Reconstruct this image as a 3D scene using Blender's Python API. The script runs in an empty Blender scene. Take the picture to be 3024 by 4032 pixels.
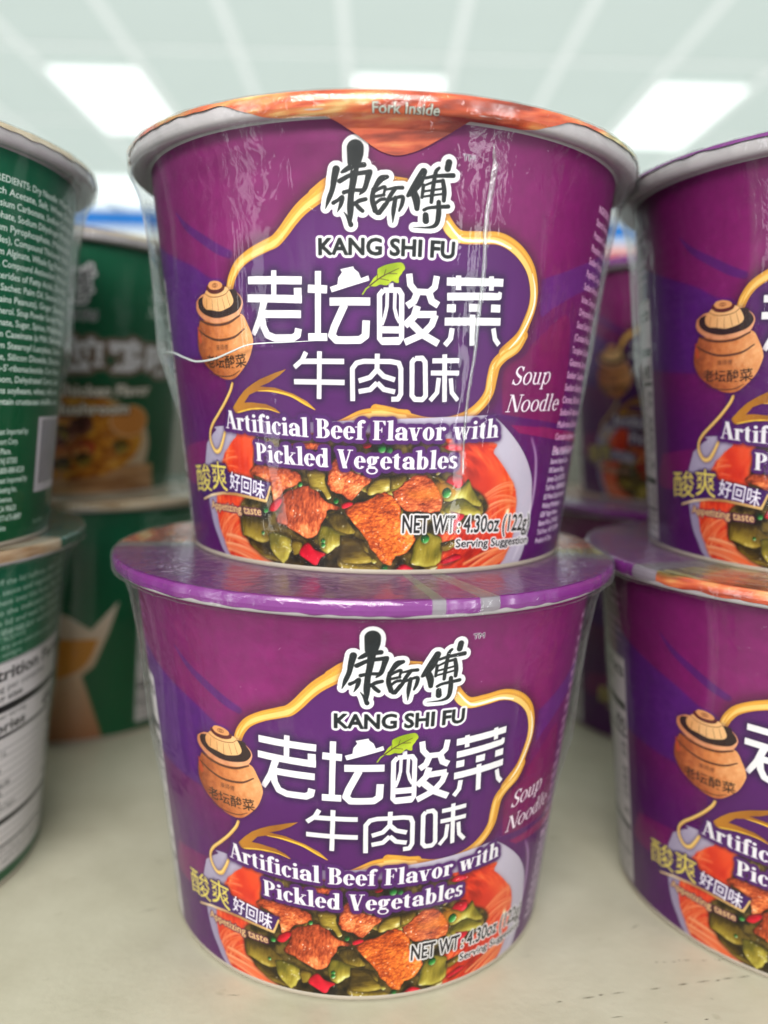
import bpy, bmesh, math, random
import numpy as np
from mathutils import Matrix, Vector

# ------------------------------------------------------------------ camera, world, lamps
S = 0.105                       # height of one bowl in metres; bowl shapes below are in units of S
scene = bpy.context.scene
cam_d = bpy.data.cameras.new('camera'); cam = bpy.data.objects.new('camera', cam_d)
scene.collection.objects.link(cam); scene.camera = cam
cam_d.sensor_fit = 'VERTICAL'; cam_d.sensor_height = 36; cam_d.lens = 3216.0/4032*36
cam_d.clip_start = 0.01; cam_d.clip_end = 60
cam.matrix_world = (Matrix.Translation((0, -0.2387, 0.1464)) @ Matrix.Rotation(math.radians(-0.72), 4, 'Z')
                    @ Matrix.Rotation(math.radians(90-7.533), 4, 'X') @ Matrix.Rotation(math.radians(1.36), 4, 'Z'))
cam_d.dof.use_dof = True; cam_d.dof.focus_distance = 0.186; cam_d.dof.aperture_fstop = 6.5
world = bpy.data.worlds.new('World'); scene.world = world; world.use_nodes = True
wb = world.node_tree.nodes['Background']
wb.inputs[0].default_value = (0.84, 0.90, 0.86, 1); wb.inputs[1].default_value = 1.0
def area(name, loc, target, sx, sy, power, col):
    d = bpy.data.lights.new(name, 'AREA'); d.shape = 'RECTANGLE'; d.size = sx; d.size_y = sy; d.energy = power; d.color = col
    o = bpy.data.objects.new(name, d); scene.collection.objects.link(o); o.location = loc
    o.rotation_euler = (Vector(target)-Vector(loc)).to_track_quat('-Z', 'Y').to_euler(); return o
area('added_softbox_behind_camera', (-0.25, -1.5, 0.80), (0, 0, .1), 1.5, 0.5, 42, (1.0, 0.955, 0.92))  # added fill softbox that brightens the bowl fronts, not a shop fixture
area('added_strip_right', (0.95, -0.95, 0.15), (0, 0, .1), 0.16, 1.3, 7, (0.96, 0.98, 1.0))  # added narrow strip lamp for upright highlights in the film, no real aisle fixture
area('added_strip_left', (-1.15, -0.75, 0.2), (0, 0, .1), 0.22, 1.2, 4.5, (0.94, 0.98, 1.0))  # second added strip, from the left, for film highlights; no doorway is known here
vs = scene.view_settings; vs.view_transform = 'Standard'; vs.look = 'None'; vs.exposure = 0.0; vs.gamma = 1
scene.cycles.use_denoising = True
scene.cycles.max_bounces = 8; scene.cycles.transparent_max_bounces = 24
scene.cycles.diffuse_bounces = 4; scene.cycles.glossy_bounces = 4
scene.cycles.caustics_reflective = False; scene.cycles.sample_clamp_indirect = 4

coll = scene.collection
def lin(c):
    c = np.asarray(c, dtype=np.float32)
    return np.where(c <= 0.04045, c/12.92, ((np.maximum(c, 0)+0.055)/1.055)**2.4)
def rgb(r, g, b): return np.array([r, g, b], np.float32)/255.0

# ------------------------------------------------------------------ small helpers
def link_mesh(name, me, mat=None, parent=None):
    o = bpy.data.objects.new(name, me); coll.objects.link(o)
    if mat: me.materials.append(mat)
    if parent: o.parent = parent
    return o
def tag(o, label=None, cat=None, group=None, kind=None):
    if label: o['label'] = label
    if cat: o['category'] = cat
    if group: o['group'] = group
    if kind: o['kind'] = kind
    return o
def grid_mesh(name, V, closed=False, col=None, flip=False):
    """V: rows x cols x 3 array -> smooth quad mesh; closed wraps the columns; col: rows x cols x 3 linear colours"""
    r, c = V.shape[:2]
    me = bpy.data.meshes.new(name)
    idx = np.arange(r*c).reshape(r, c)
    if closed: idx = np.concatenate([idx, idx[:, :1]], 1)
    a, b, d, e = idx[:-1, :-1], idx[:-1, 1:], idx[1:, 1:], idx[1:, :-1]
    F = np.stack([a, b, d, e], -1).reshape(-1, 4)
    if flip: F = F[:, ::-1]
    n = len(F)
    me.vertices.add(r*c); me.vertices.foreach_set('co', np.ascontiguousarray(V, dtype=np.float32).ravel())
    me.loops.add(n*4); me.loops.foreach_set('vertex_index', np.ascontiguousarray(F, dtype=np.int32).ravel())
    me.polygons.add(n); me.polygons.foreach_set('loop_start', np.arange(0, n*4, 4, dtype=np.int32))
    me.update(calc_edges=True)
    me.shade_smooth()
    if col is not None:
        at = me.color_attributes.new('print', 'FLOAT_COLOR', 'POINT')
        cc = np.ones((r*c, 4), np.float32); cc[:, :3] = col.reshape(-1, 3)
        at.data.foreach_set('color', cc.ravel())
    return me
def lathe(name, prof, n=192, z0=0, mod=None):
    prof = np.array(prof, float); th = np.linspace(-np.pi, np.pi, n, endpoint=False)
    R = prof[:, 0][:, None]*np.ones(n); Z = prof[:, 1][:, None]*np.ones(n)
    if mod: R, Z = mod(R, Z, th)
    V = np.stack([R*np.sin(th), -R*np.cos(th), Z+z0], -1)*S
    return grid_mesh(name, V, closed=True)
def tube(name, pts, rad, n=8, flat=1.0):
    P = np.array(pts, float); T = np.gradient(P, axis=0); T /= np.linalg.norm(T, axis=1)[:, None]
    rad = np.broadcast_to(np.asarray(rad, float), (len(P),))
    N = P*[1, 1, 0]; N /= np.linalg.norm(N, axis=1)[:, None]
    B = np.cross(T, N); B /= np.linalg.norm(B, axis=1)[:, None]
    a = np.linspace(0, 2*np.pi, n, endpoint=False)
    V = P[:, None]+rad[:, None, None]*(np.cos(a)[None, :, None]*N[:, None]*flat+np.sin(a)[None, :, None]*B[:, None])
    return grid_mesh(name, V, closed=True)
def catmull(pts, n=8):
    P = np.array(pts, float)
    if len(P) < 3: return P
    Q = np.vstack([2*P[0]-P[1], P, 2*P[-1]-P[-2]]); out = []
    for i in range(1, len(Q)-2):
        for t in np.arange(n)/n:
            p0, p1, p2, p3 = Q[i-1:i+3]
            out.append(0.5*((2*p1)+(-p0+p2)*t+(2*p0-5*p1+4*p2-p3)*t*t+(-p0+3*p1-3*p2+p3)*t**3))
    out.append(P[-1]); return np.array(out)

# ------------------------------------------------------------------ materials
def new_mat(name):
    m = bpy.data.materials.new(name); m.use_nodes = True
    return m, m.node_tree.nodes, m.node_tree.links
def plain(name, col, rough=0.5, metal=0, noise=0, nscale=50, bump=0, bscale=300, coat=0):
    m, N, L = new_mat(name); b = N['Principled BSDF']
    b.inputs['Base Color'].default_value = (*col, 1); b.inputs['Roughness'].default_value = rough
    b.inputs['Metallic'].default_value = metal; b.inputs['Coat Weight'].default_value = coat
    tc = N.new('ShaderNodeTexCoord')
    if noise:
        n = N.new('ShaderNodeTexNoise'); n.inputs['Scale'].default_value = nscale; n.inputs['Detail'].default_value = 6
        mx = N.new('ShaderNodeMix'); mx.data_type = 'RGBA'; mx.inputs[6].default_value = (*[c*(1-noise) for c in col], 1)
        mx.inputs[7].default_value = (*[min(1, c*(1+noise)) for c in col], 1)
        L.new(tc.outputs['Object'], n.inputs['Vector']); L.new(n.outputs['Fac'], mx.inputs[0]); L.new(mx.outputs[2], b.inputs['Base Color'])
    if bump:
        n2 = N.new('ShaderNodeTexNoise'); n2.inputs['Scale'].default_value = bscale; n2.inputs['Detail'].default_value = 4
        bp = N.new('ShaderNodeBump'); bp.inputs['Strength'].default_value = bump; bp.inputs['Distance'].default_value = 0.0005
        L.new(tc.outputs['Object'], n2.inputs['Vector']); L.new(n2.outputs['Fac'], bp.inputs['Height']); L.new(bp.outputs[0], b.inputs['Normal'])
    return m
def print_mat(name, rough, coat=0.0, bump=0.15, bscale=900, spec=0.5, metal=0):
    m, N, L = new_mat(name); b = N['Principled BSDF']
    a = N.new('ShaderNodeAttribute'); a.attribute_name = 'print'
    nz = N.new('ShaderNodeTexNoise'); nz.inputs['Scale'].default_value = 2500; nz.inputs['Detail'].default_value = 2
    tc = N.new('ShaderNodeTexCoord'); L.new(tc.outputs['Object'], nz.inputs['Vector'])
    mr = N.new('ShaderNodeMapRange'); mr.inputs[3].default_value = 0.93; mr.inputs[4].default_value = 1.07
    L.new(nz.outputs['Fac'], mr.inputs[0])
    mu = N.new('ShaderNodeVectorMath'); mu.operation = 'SCALE'
    L.new(a.outputs['Color'], mu.inputs[0]); L.new(mr.outputs[0], mu.inputs['Scale']); L.new(mu.outputs[0], b.inputs['Base Color'])
    b.inputs['Roughness'].default_value = rough; b.inputs['Coat Weight'].default_value = coat; b.inputs['Coat Roughness'].default_value = 0.08
    b.inputs['Specular IOR Level'].default_value = spec; b.inputs['Metallic'].default_value = metal
    n2 = N.new('ShaderNodeTexNoise'); n2.inputs['Scale'].default_value = bscale; n2.inputs['Detail'].default_value = 3
    bp = N.new('ShaderNodeBump'); bp.inputs['Strength'].default_value = bump; bp.inputs['Distance'].default_value = 0.0002
    L.new(tc.outputs['Object'], n2.inputs['Vector']); L.new(n2.outputs['Fac'], bp.inputs['Height']); L.new(bp.outputs[0], b.inputs['Normal'])
    return m
def film_mat(name, milk=0.004, ref=0.42, bump=0.32):
    """clear shrink film: mostly transparent, Fresnel gloss, vertical wrinkles, a little milky where it is creased or seen edge-on"""
    m, N, L = new_mat(name); N.remove(N['Principled BSDF']); out = N['Material Output']
    tc = N.new('ShaderNodeTexCoord')
    sep = N.new('ShaderNodeSeparateXYZ'); L.new(tc.outputs['Object'], sep.inputs[0])
    at = N.new('ShaderNodeMath'); at.operation = 'ARCTAN2'; L.new(sep.outputs[0], at.inputs[0]); L.new(sep.outputs[1], at.inputs[1])
    sc = N.new('ShaderNodeMath'); sc.operation = 'MULTIPLY'; sc.inputs[1].default_value = 0.06; L.new(at.outputs[0], sc.inputs[0])
    zs = N.new('ShaderNodeMath'); zs.operation = 'MULTIPLY'; zs.inputs[1].default_value = 0.16; L.new(sep.outputs[2], zs.inputs[0])
    cmb = N.new('ShaderNodeCombineXYZ'); L.new(sc.outputs[0], cmb.inputs[0]); L.new(zs.outputs[0], cmb.inputs[1])
    n1 = N.new('ShaderNodeTexNoise'); n1.inputs['Scale'].default_value = 110; n1.inputs['Detail'].default_value = 3; n1.inputs['Distortion'].default_value = 0.5
    L.new(cmb.outputs[0], n1.inputs['Vector'])
    n2 = N.new('ShaderNodeTexNoise'); n2.inputs['Scale'].default_value = 34; n2.inputs['Detail'].default_value = 3; n2.inputs['Distortion'].default_value = 0.8
    L.new(tc.outputs['Object'], n2.inputs['Vector'])
    ad = N.new('ShaderNodeMath'); ad.operation = 'MULTIPLY_ADD'; ad.inputs[1].default_value = 1.3
    L.new(n2.outputs['Fac'], ad.inputs[0]); L.new(n1.outputs['Fac'], ad.inputs[2])
    n3 = N.new('ShaderNodeTexNoise'); n3.inputs['Scale'].default_value = 150; n3.inputs['Detail'].default_value = 3; n3.inputs['Distortion'].default_value = 1.5; L.new(tc.outputs['Object'], n3.inputs['Vector'])
    zm = N.new('ShaderNodeMapRange'); zm.inputs[1].default_value = 0.070; zm.inputs[2].default_value = 0.103; zm.inputs[3].default_value = 0.06; zm.inputs[4].default_value = 0.95; L.new(sep.outputs[2], zm.inputs[0])
    a2 = N.new('ShaderNodeMath'); a2.operation = 'MULTIPLY_ADD'; L.new(n3.outputs['Fac'], a2.inputs[0]); L.new(zm.outputs[0], a2.inputs[1]); L.new(ad.outputs[0], a2.inputs[2])
    bp = N.new('ShaderNodeBump'); bp.inputs['Strength'].default_value = bump; bp.inputs['Distance'].default_value = 0.0025
    L.new(a2.outputs[0], bp.inputs['Height'])
    tr = N.new('ShaderNodeBsdfTransparent'); tr.inputs[0].default_value = (0.975, 0.985, 0.98, 1)
    gl = N.new('ShaderNodeBsdfGlossy'); gl.inputs['Roughness'].default_value = 0.06; L.new(bp.outputs[0], gl.inputs['Normal'])
    df = N.new('ShaderNodeBsdfTranslucent'); df.inputs[0].default_value = (0.85, 0.9, 0.88, 1)
    df2 = N.new('ShaderNodeBsdfDiffuse'); df2.inputs[0].default_value = (0.85, 0.9, 0.88, 1)
    dm = N.new('ShaderNodeMixShader'); L.new(df.outputs[0], dm.inputs[1]); L.new(df2.outputs[0], dm.inputs[2])
    fr = N.new('ShaderNodeFresnel'); fr.inputs['IOR'].default_value = 1.5; L.new(bp.outputs[0], fr.inputs['Normal'])
    fm = N.new('ShaderNodeMath'); fm.operation = 'MULTIPLY'; fm.inputs[1].default_value = 1.35*ref; fm.use_clamp = True; L.new(fr.outputs[0], fm.inputs[0])
    fc = N.new('ShaderNodeMath'); fc.operation = 'MINIMUM'; fc.inputs[1].default_value = 0.42; L.new(fm.outputs[0], fc.inputs[0])
    # creases: narrow bands of the stretched noise
    cr = N.new('ShaderNodeMapRange'); cr.inputs[1].default_value = 0.61; cr.inputs[2].default_value = 0.74; cr.inputs[3].default_value = milk*0.35; cr.inputs[4].default_value = milk*11
    L.new(n1.outputs['Fac'], cr.inputs[0])
    lw = N.new('ShaderNodeLayerWeight'); lw.inputs['Blend'].default_value = 0.5
    pw = N.new('ShaderNodeMath'); pw.operation = 'POWER'; pw.inputs[1].default_value = 7; L.new(lw.outputs['Facing'], pw.inputs[0])
    pm = N.new('ShaderNodeMath'); pm.operation = 'MULTIPLY_ADD'; pm.inputs[1].default_value = 0.26; pm.use_clamp = True
    L.new(pw.outputs[0], pm.inputs[0]); L.new(cr.outputs[0], pm.inputs[2])
    m1 = N.new('ShaderNodeMixShader'); L.new(pm.outputs[0], m1.inputs[0]); L.new(tr.outputs[0], m1.inputs[1]); L.new(dm.outputs[0], m1.inputs[2])
    m2 = N.new('ShaderNodeMixShader'); L.new(fc.outputs[0], m2.inputs[0]); L.new(m1.outputs[0], m2.inputs[1]); L.new(gl.outputs[0], m2.inputs[2])
    L.new(m2.outputs[0], out.inputs[0])
    return m

D={'title':[([(-302,655),(-171,650)],[16.3]),([(-235,673),(-238,615)],[12.1]),([(-306,617),(-172,611)],[16.3]),([(-181,635),(-181,603)],[17.0]),([(-263,609),(-276,573),(-297,538)],[16.3,14.9,12.1]),([(-271,582),(-175,580)],[16.0]),([(-271,582),(-268,555),(-259,537),(-240,530),(-196,530),(-185,536),(-182,550)],[15.6]),([(-135,669),(-138,525)],[12.8]),([(-158,633),(-116,631)],[16.3]),([(-160,532),(-117,532)],[15.6]),([(-111,606),(-25,607)],[16.3]),([(-79,600),(-89,579),(-101,554),(-107,536),(-97,526),(-75,526),(-46,527),(-34,536),(-33,568)],[15.6]),([(17,646),(18,632)],[9.9]),([(2,631),(34,632),(40,623),(43,534),(37,524),(3,523),(-4,531),(-6,621),(2,631)],[10.6]),([(10,630),(10,598),(6,577),(0,559)],[7.1]),([(26,631),(26,595),(31,577),(38,565)],[7.1]),([(-3,549),(40,550)],[14.2]),([(-2,527),(41,529)],[12.1]),([(54,666),(57,644),(69,630),(97,630),(109,641),(112,664)],[12.8]),([(73,629),(66,610),(52,600)],[14.2]),([(97,630),(104,612),(119,604)],[14.2]),([(74,601),(68,579),(49,559)],[14.9]),([(69,583),(116,585)],[14.2]),([(114,584),(107,563),(88,542),(50,524)],[14.2]),([(61,566),(88,542),(124,524)],[14.9]),([(134,654),(266,661)],[16.3]),([(159,668),(161,638)],[11.4]),([(235,672),(238,642)],[11.4]),([(137,623),(239,630),(258,631),(261,641)],[15.6,15.6,14.2,8.5]),([(138,599),(158,600)],[16.3]),([(188,603),(212,604)],[16.3]),([(241,605),(265,606)],[16.3]),([(135,571),(269,578)],[16.3]),([(198,589),(203,523)],[12.8]),([(153,558),(151,536),(139,521)],[11.4]),([(252,563),(259,540),(271,528)],[11.4]),([(-166,500),(-176,482),(-195,467)],[10.6]),([(-178,480),(-80,481)],[11.4]),([(-197,436),(-79,436)],[11.4]),([(-135,502),(-138,399)],[10.6]),([(-61,396),(-62,466),(-53,478),(-38,482),(21,483),(39,480),(44,468),(46,414),(40,403),(25,402)],[10.6]),([(-8,499),(-8,463)],[10.6]),([(-8,465),(-23,448),(-48,440)],[10.6]),([(-8,465),(7,451),(32,444)],[10.6]),([(-7,437),(-22,422),(-48,417)],[10.6]),([(-7,437),(8,423),(33,418)],[10.6]),([(74,491),(90,492),(97,484),(102,411),(95,403),(78,403),(71,411),(68,483),(74,491)],[10.6]),([(113,487),(175,490)],[10.6]),([(111,461),(177,463)],[10.6]),([(140,502),(147,399)],[10.6]),([(130,451),(128,419),(113,401)],[9.9]),([(158,451),(163,420),(179,403)],[9.9])],
 'hat':[[(-110,636),(-94,641),(-92,655),(-84,666),(-88,672),(-61,678),(-59,673),(-50,666),(-45,654),(-30,660),(-27,650),(-106,625)]],
 'leaf':[[(-29,639),(-25,645),(-19,655),(-12,662),(-11,673),(-2,679),(8,683),(25,687),(36,688),(42,684),(45,676),(40,669),(39,666),(33,657),(33,647),(26,647),(19,650),(9,641),(-5,642),(-15,638)]],
 'leafstem':[([(-41,622),(-34,633),(-22,642)],[3.2,3.2,2.5])],
 'leafvein':[([(-27,639),(-2,658),(32,676)],[2.8,2.1,1.1]),([(-12,650),(-11,663)],[1.4,1.1]),([(2,659),(6,673)],[1.4,1.1]),([(-5,654),(12,651)],[1.4,1.1]),([(12,665),(29,665)],[1.4,1.1])],
 'kanji':[([(-58,909),(-58,898),(-60,883)],[30.5,29.3,24.8]),([(-84,863),(-77,867),(-64,874),(-41,877)],[5.0,9.0,9.9,9.9]),([(-58,885),(-61,851),(-66,818),(-67,788),(-66,762)],[18.1,13.5,11.7,12.4,1.8]),([(-88,846),(-81,850),(-64,858),(-29,864)],[9.5,9.0,8.1,9.0]),([(-31,862),(-35,845),(-40,830),(-49,820)],[12.6,9.9,9.0,3.2]),([(-80,824),(-64,828),(-43,828)],[8.1,6.8,7.7]),([(-95,869),(-99,851),(-103,830),(-110,812),(-117,793)],[14.0,12.2,9.9,9.0,1.8]),([(-101,804),(-92,809),(-83,815),(-86,801),(-93,786)],[8.1,6.8,7.7,8.1,1.8]),([(-80,786),(-73,776),(-66,761)],[1.8,5.4,9.9]),([(-37,811),(-51,807),(-64,797)],[7.7,8.1,4.5]),([(-58,804),(-51,795),(-43,788)],[5.9,8.6,7.7]),([(4,855),(-7,851),(-15,841),(-24,826)],[7.7,12.2,9.9,5.9]),([(-22,830),(-24,810),(-18,789)],[8.6,9.9,10.4]),([(-19,826),(-12,831),(0,835),(-2,821)],[5.4,6.3,6.8,4.5]),([(-20,816),(-1,820)],[5.9]),([(-20,801),(-9,810),(0,812)],[5.9,6.3,6.8]),([(-19,791),(-11,785),(0,802)],[7.7,9.0,5.9]),([(1,830),(21,834),(34,835)],[4.1,6.8,7.7]),([(21,834),(11,819),(3,802),(-9,783)],[7.7,8.1,7.7,5.4]),([(10,810),(22,815),(35,817),(34,803),(29,790)],[5.9,5.9,7.7,7.7,4.5]),([(21,815),(18,790),(17,766)],[8.1,8.6,1.8]),([(74,868),(65,848),(53,829),(45,820)],[13.5,17.2,13.5,6.8]),([(55,829),(62,813),(64,796)],[13.5,14.4,9.9]),([(79,856),(98,861),(133,865)],[5.9,6.8,9.5]),([(104,877),(98,869),(95,848),(93,827),(92,810)],[5.9,7.7,8.1,8.1,7.2]),([(123,889),(121,877)],[12.6,12.2]),([(75,842),(74,830),(73,818)],[6.8,6.8,5.9]),([(74,840),(94,849),(113,853)],[4.1,5.4,6.8]),([(113,853),(117,833),(117,815)],[8.1,9.5,8.1]),([(76,830),(110,837)],[4.5]),([(77,820),(111,827)],[4.5]),([(78,794),(90,799),(127,804)],[6.3,6.3,8.1]),([(107,811),(108,786),(104,767),(88,760),(58,759)],[9.0,10.4,8.6,4.5,1.1]),([(82,784),(83,773)],[11.3,12.6])],
 'ribbon1':[([(-356,643),(-346,665),(-326,689),(-292,709),(-249,725),(-228,733),(-208,751),(-188,774),(-162,799),(-119,828)],[17.7,18.4,19.2,19.9,21.3,22.0,22.0,22.7,24.8,28.4]),([(-137,819),(-104,843),(-52,859),(11,848),(40,845)],[27.1,24.8,20.3,15.8,13.5])],
 'ribbon2':[([(117,791),(125,774),(142,754),(161,746),(192,748)],[18.1,20.3,21.7,21.7,21.2]),([(118,784),(137,757),(160,746),(201,748),(240,751),(274,743),(308,724),(337,695),(353,657),(355,620),(343,582),(326,548),(287,512)],[20.6,21.3,22.0,22.0,22.0,22.0,22.0,21.3,19.9,19.2,19.2,20.6,23.4]),([(340,553),(322,526),(288,505),(268,484),(262,456),(257,422),(237,393),(205,370),(155,358),(107,357),(68,364),(29,374),(-9,379)],[19.2,20.6,22.0,23.4,23.4,21.3,19.9,19.2,12.8,9.9,14.2,17.7,19.9]),([(60,369),(5,372),(-36,367),(-67,356),(-99,344)],[19.3,18.1,19.3,14.8,6.4])],
 'ribbonhi':[([(343,688),(356,657),(359,621),(346,582),(326,548),(300,520)],[1.4,4.3,5.7,5.0,5.0,1.4]),([(126,775),(149,750),(171,740),(233,744),(276,734)],[3.5,5.0,5.7,5.7,3.5])],
 'inside':[[(-355,644),(-333,673),(-292,702),(-243,723),(-200,744),(-160,793),(-107,833),(-47,855),(12,844),(93,811),(126,778),(166,746),(242,751),(304,723),(350,663),(356,608),(330,550),(282,503),(261,451),(237,394),(194,365),(120,361),(26,379),(-54,354),(-207,328),(-345,329),(-386,380),(-394,497)]],
 'cord':[([(-372,430),(-381,413),(-405,385),(-434,358),(-463,333),(-478,311),(-477,288),(-461,269),(-442,272),(-426,293),(-414,315)],[7.7,8.1,8.1,8.1,8.1,7.7,8.5,10.1,10.8,8.9,7.7])],
 'arrow':[[(-379,372),(-356,396),(-334,415),(-310,429),(-287,440),(-244,455),(-215,463),(-233,449),(-262,433),(-287,424),(-247,422),(-200,409),(-167,393),(-145,374),(-171,384),(-208,404),(-255,414),(-298,413),(-320,405),(-337,387),(-314,388),(-274,385),(-249,376),(-234,365),(-266,372),(-315,371),(-344,366),(-366,362)]],
 'arrowhi':[([(-149,375),(-171,387),(-208,405),(-255,414),(-293,414)],[1.3,3.2,4.5,3.9,1.3]),([(-238,366),(-270,374),(-315,373),(-360,364)],[1.0,2.6,3.9,3.9])],
 'jar_body':[[(-474,577),(-485,556),(-492,535),(-491,505),(-469,475),(-430,452),(-397,440),(-365,441),(-340,457),(-315,483),(-301,513),(-299,531),(-309,558),(-329,585),(-380,572)]],
 'jar_dark':[([(-472,577),(-441,567),(-403,563),(-366,567),(-332,581)],[4.6,5.8,5.8,5.8,3.9]),([(-483,555),(-453,540),(-408,529),(-355,534),(-321,552)],[3.5,5.0,5.8,5.0,3.1]),([(-454,456),(-410,447),(-371,448),(-345,459)],[1.5,2.7,2.7,1.5])],
 'jar_lip':[[(-482,619),(-464,630),(-444,635),(-357,640),(-334,630),(-322,616),(-322,602),(-333,584),(-359,573),(-403,567),(-444,573),(-472,587),(-484,602)]],
 'jar_well':[[(-475,617),(-457,628),(-352,639),(-334,628),(-324,614),(-327,602),(-343,589),(-379,580),(-414,579),(-449,588),(-471,602)]],
 'jar_lid':[[(-454,609),(-454,623),(-442,637),(-429,643),(-374,646),(-360,639),(-351,625),(-348,613),(-356,603),(-377,596),(-396,593),(-422,597),(-443,600)]],
 'jar_rib':[([(-437,624),(-441,602)],[0.8,1.5]),([(-418,621),(-419,598)],[0.8,1.5]),([(-399,621),(-399,595)],[0.8,1.5]),([(-383,623),(-377,599)],[0.8,1.5]),([(-367,628),(-360,604)],[0.8,1.5]),([(-443,635),(-424,627),(-398,625),(-373,629),(-359,638)],[1.5,1.7,1.9,1.7,1.5])],
 'jar_knobd':[[(-436,643),(-429,653),(-377,650),(-372,644),(-378,637),(-397,632),(-420,634)]],
 'jar_knob':[[(-429,651),(-421,659),(-403,661),(-386,657),(-379,651),(-383,644),(-399,641),(-419,643)]],
 'badge':[[(-572,211),(-560,221),(-482,231),(-478,239),(-423,240),(-416,220),(-272,204),(-274,196),(-288,159),(-337,166),(-390,170),(-444,168),(-497,160),(-552,141),(-565,167)]],
 'badgegold':[([(-553,142),(-498,158),(-444,167),(-391,169),(-337,165),(-290,160),(-283,175),(-274,197)],[4.1,5.0,5.4,5.4,5.4,5.4,4.1,3.6])],
 'bowl':[[(-499,286),(-450,319),(-393,333),(246,371),(278,369),(334,331),(390,282),(428,232),(442,190),(450,130),(446,67),(425,13),(377,-12),(69,-12),(-262,-12),(-385,-13),(-460,15),(-487,50),(-508,88),(-519,144),(-522,221)]],
 'soup':[[(-422,265),(-373,307),(-313,324),(239,314),(289,284),(338,239),(376,193),(387,135),(386,80),(354,16),(295,-10),(69,-12),(-262,-12),(-384,-6),(-434,13),(-460,53),(-478,92),(-477,149),(-456,207)]],
 'pot':[[(-306,312),(122,319),(186,232),(269,183),(275,141),(138,90),(155,41),(105,-10),(-52,-11),(-245,6),(-356,60),(-380,102),(-374,146),(-326,186),(-321,235)]],
 'meat':[[(-330,236),(-312,244),(-274,244),(-231,241),(-203,235),(-189,223),(-190,209),(-216,197),(-234,189),(-248,168),(-267,164),(-271,186),(-295,212),(-335,223)],[(-121,233),(-105,267),(-86,266),(-84,246),(-53,238),(-14,222),(-35,204),(-53,183),(-66,174),(-90,188),(-109,193),(-121,210)],[(33,196),(56,208),(73,227),(96,235),(120,231),(140,211),(158,180),(157,157),(145,148),(101,149),(65,154),(40,179)],[(-244,178),(-216,192),(-179,202),(-149,193),(-133,174),(-117,165),(-91,156),(-96,150),(-120,150),(-126,135),(-140,114),(-149,93),(-172,79),(-209,92),(-239,107),(-264,116),(-249,142)],[(-81,154),(-60,166),(-22,175),(7,194),(28,190),(43,177),(58,157),(56,134),(92,97),(90,74),(75,53),(48,45),(39,30),(30,24),(11,35),(-14,64),(-36,95),(-72,137)],[(-228,295),(-159,303),(-113,297),(-147,286)]],
 'veg':[[(-175,236),(-148,242),(-127,234),(-127,209),(-114,185),(-122,175),(-138,194),(-162,202),(-170,219)],[(-376,121),(-323,123),(-287,106),(-263,85),(-308,57),(-359,70),(-382,73)],[(-359,65),(-309,54),(-276,37),(-250,23),(-264,17),(-304,23),(-346,45)],[(-292,82),(-262,87),(-228,80),(-217,63),(-231,31),(-251,16),(-279,42)],[(-222,73),(-193,70),(-193,54),(-212,37),(-220,52)],[(-143,109),(-110,110),(-78,92),(-97,65),(-127,46),(-144,60),(-149,83)],[(-75,87),(-43,88),(-27,73),(-26,43),(-69,44),(-86,48)],[(-100,44),(-68,44),(-26,38),(6,18),(0,10),(-91,15)],[(-28,203),(-8,223),(26,230),(27,202),(7,193),(-22,187)],[(26,232),(67,239),(62,213),(33,202)],[(120,239),(144,233),(164,219),(158,214),(139,225)],[(143,214),(170,219),(210,210),(222,224),(238,201),(268,163),(242,164),(213,179),(174,174),(158,180)],[(160,154),(181,171),(213,179),(262,151),(260,140),(184,142)],[(98,88),(123,100),(162,90),(168,52),(157,26),(122,21),(86,30),(94,65)],[(163,75),(199,83),(204,68),(168,58)],[(-120,140),(-88,146),(-70,122),(-54,98),(-83,96),(-115,113)],[(-90,90),(-63,86),(-32,64),(-13,35),(-44,25),(-91,32)]],
 'chili':[[(-193,59),(-175,70),(-158,54),(-129,45),(-142,35),(-156,16),(-182,29),(-200,41)],[(-277,155),(-250,172),(-242,163),(-262,139),(-281,140)],[(-88,164),(-70,171),(-59,165),(-83,154)],[(164,219),(175,235),(204,233),(210,213),(197,205),(177,214)],[(46,12),(67,27),(97,14),(93,11)],[(163,31),(193,45),(213,47),(221,38),(177,25)],[(183,151),(221,141),(206,121),(197,101)],[(146,300),(178,309),(205,295),(171,291)],[(-38,303),(-16,304),(-21,295),(-35,294)]],
 'pea':[((-191,206),6),((-101,172),7),((-293,140),8),((-135,76),6),((-135,66),6),((-306,83),5),((169,194),12),((21,19),8),((121,87),11),((7,293),10),((24,290),8)],
 'band':[([(-537,827),(-495,790),(-438,757),(-383,727),(-348,713)],[3.5,15.6,20.6,21.3,17.7])],
 'violetL':[[(-756,789),(-588,735),(-483,699),(-420,667),(-356,644),(-246,495),(-761,510),(-755,578)]],
 'bandR':[[(374,679),(451,705),(550,739),(757,799),(757,721),(547,671),(431,623),(384,600)]],
 'pinkR':[[(301,375),(525,354),(504,604),(385,548),(348,508),(293,472)]],
 'stripeR':[[(272,376),(525,353),(756,351),(755,324),(501,342),(309,360)]],
 'pink2R':[[(331,350),(501,341),(755,324),(754,301),(510,315),(363,331)]],
 'pinkL':[[(-650,272),(-521,291),(-472,297),(-456,268),(-497,247),(-583,182),(-682,189)]],
 'seam':[(-75.8,0.511),(-61.9,0.507),(-53.5,0.491),(-48.1,0.481),(-41.1,0.485),(-35.7,0.498),(-30.0,0.514),(-25.0,0.518),(-20.4,0.519),(-11.2,0.524)],
 'tab':[(-19.6,0.979),(-15.6,0.973),(-11.1,0.964),(-8.6,0.955),(-5.4,0.936),(-2.1,0.911),(-0.2,0.902),(2.3,0.897),(6.2,0.909),(9.9,0.932),(14.1,0.959),(19.1,0.986),(22.2,0.997)],
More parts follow.
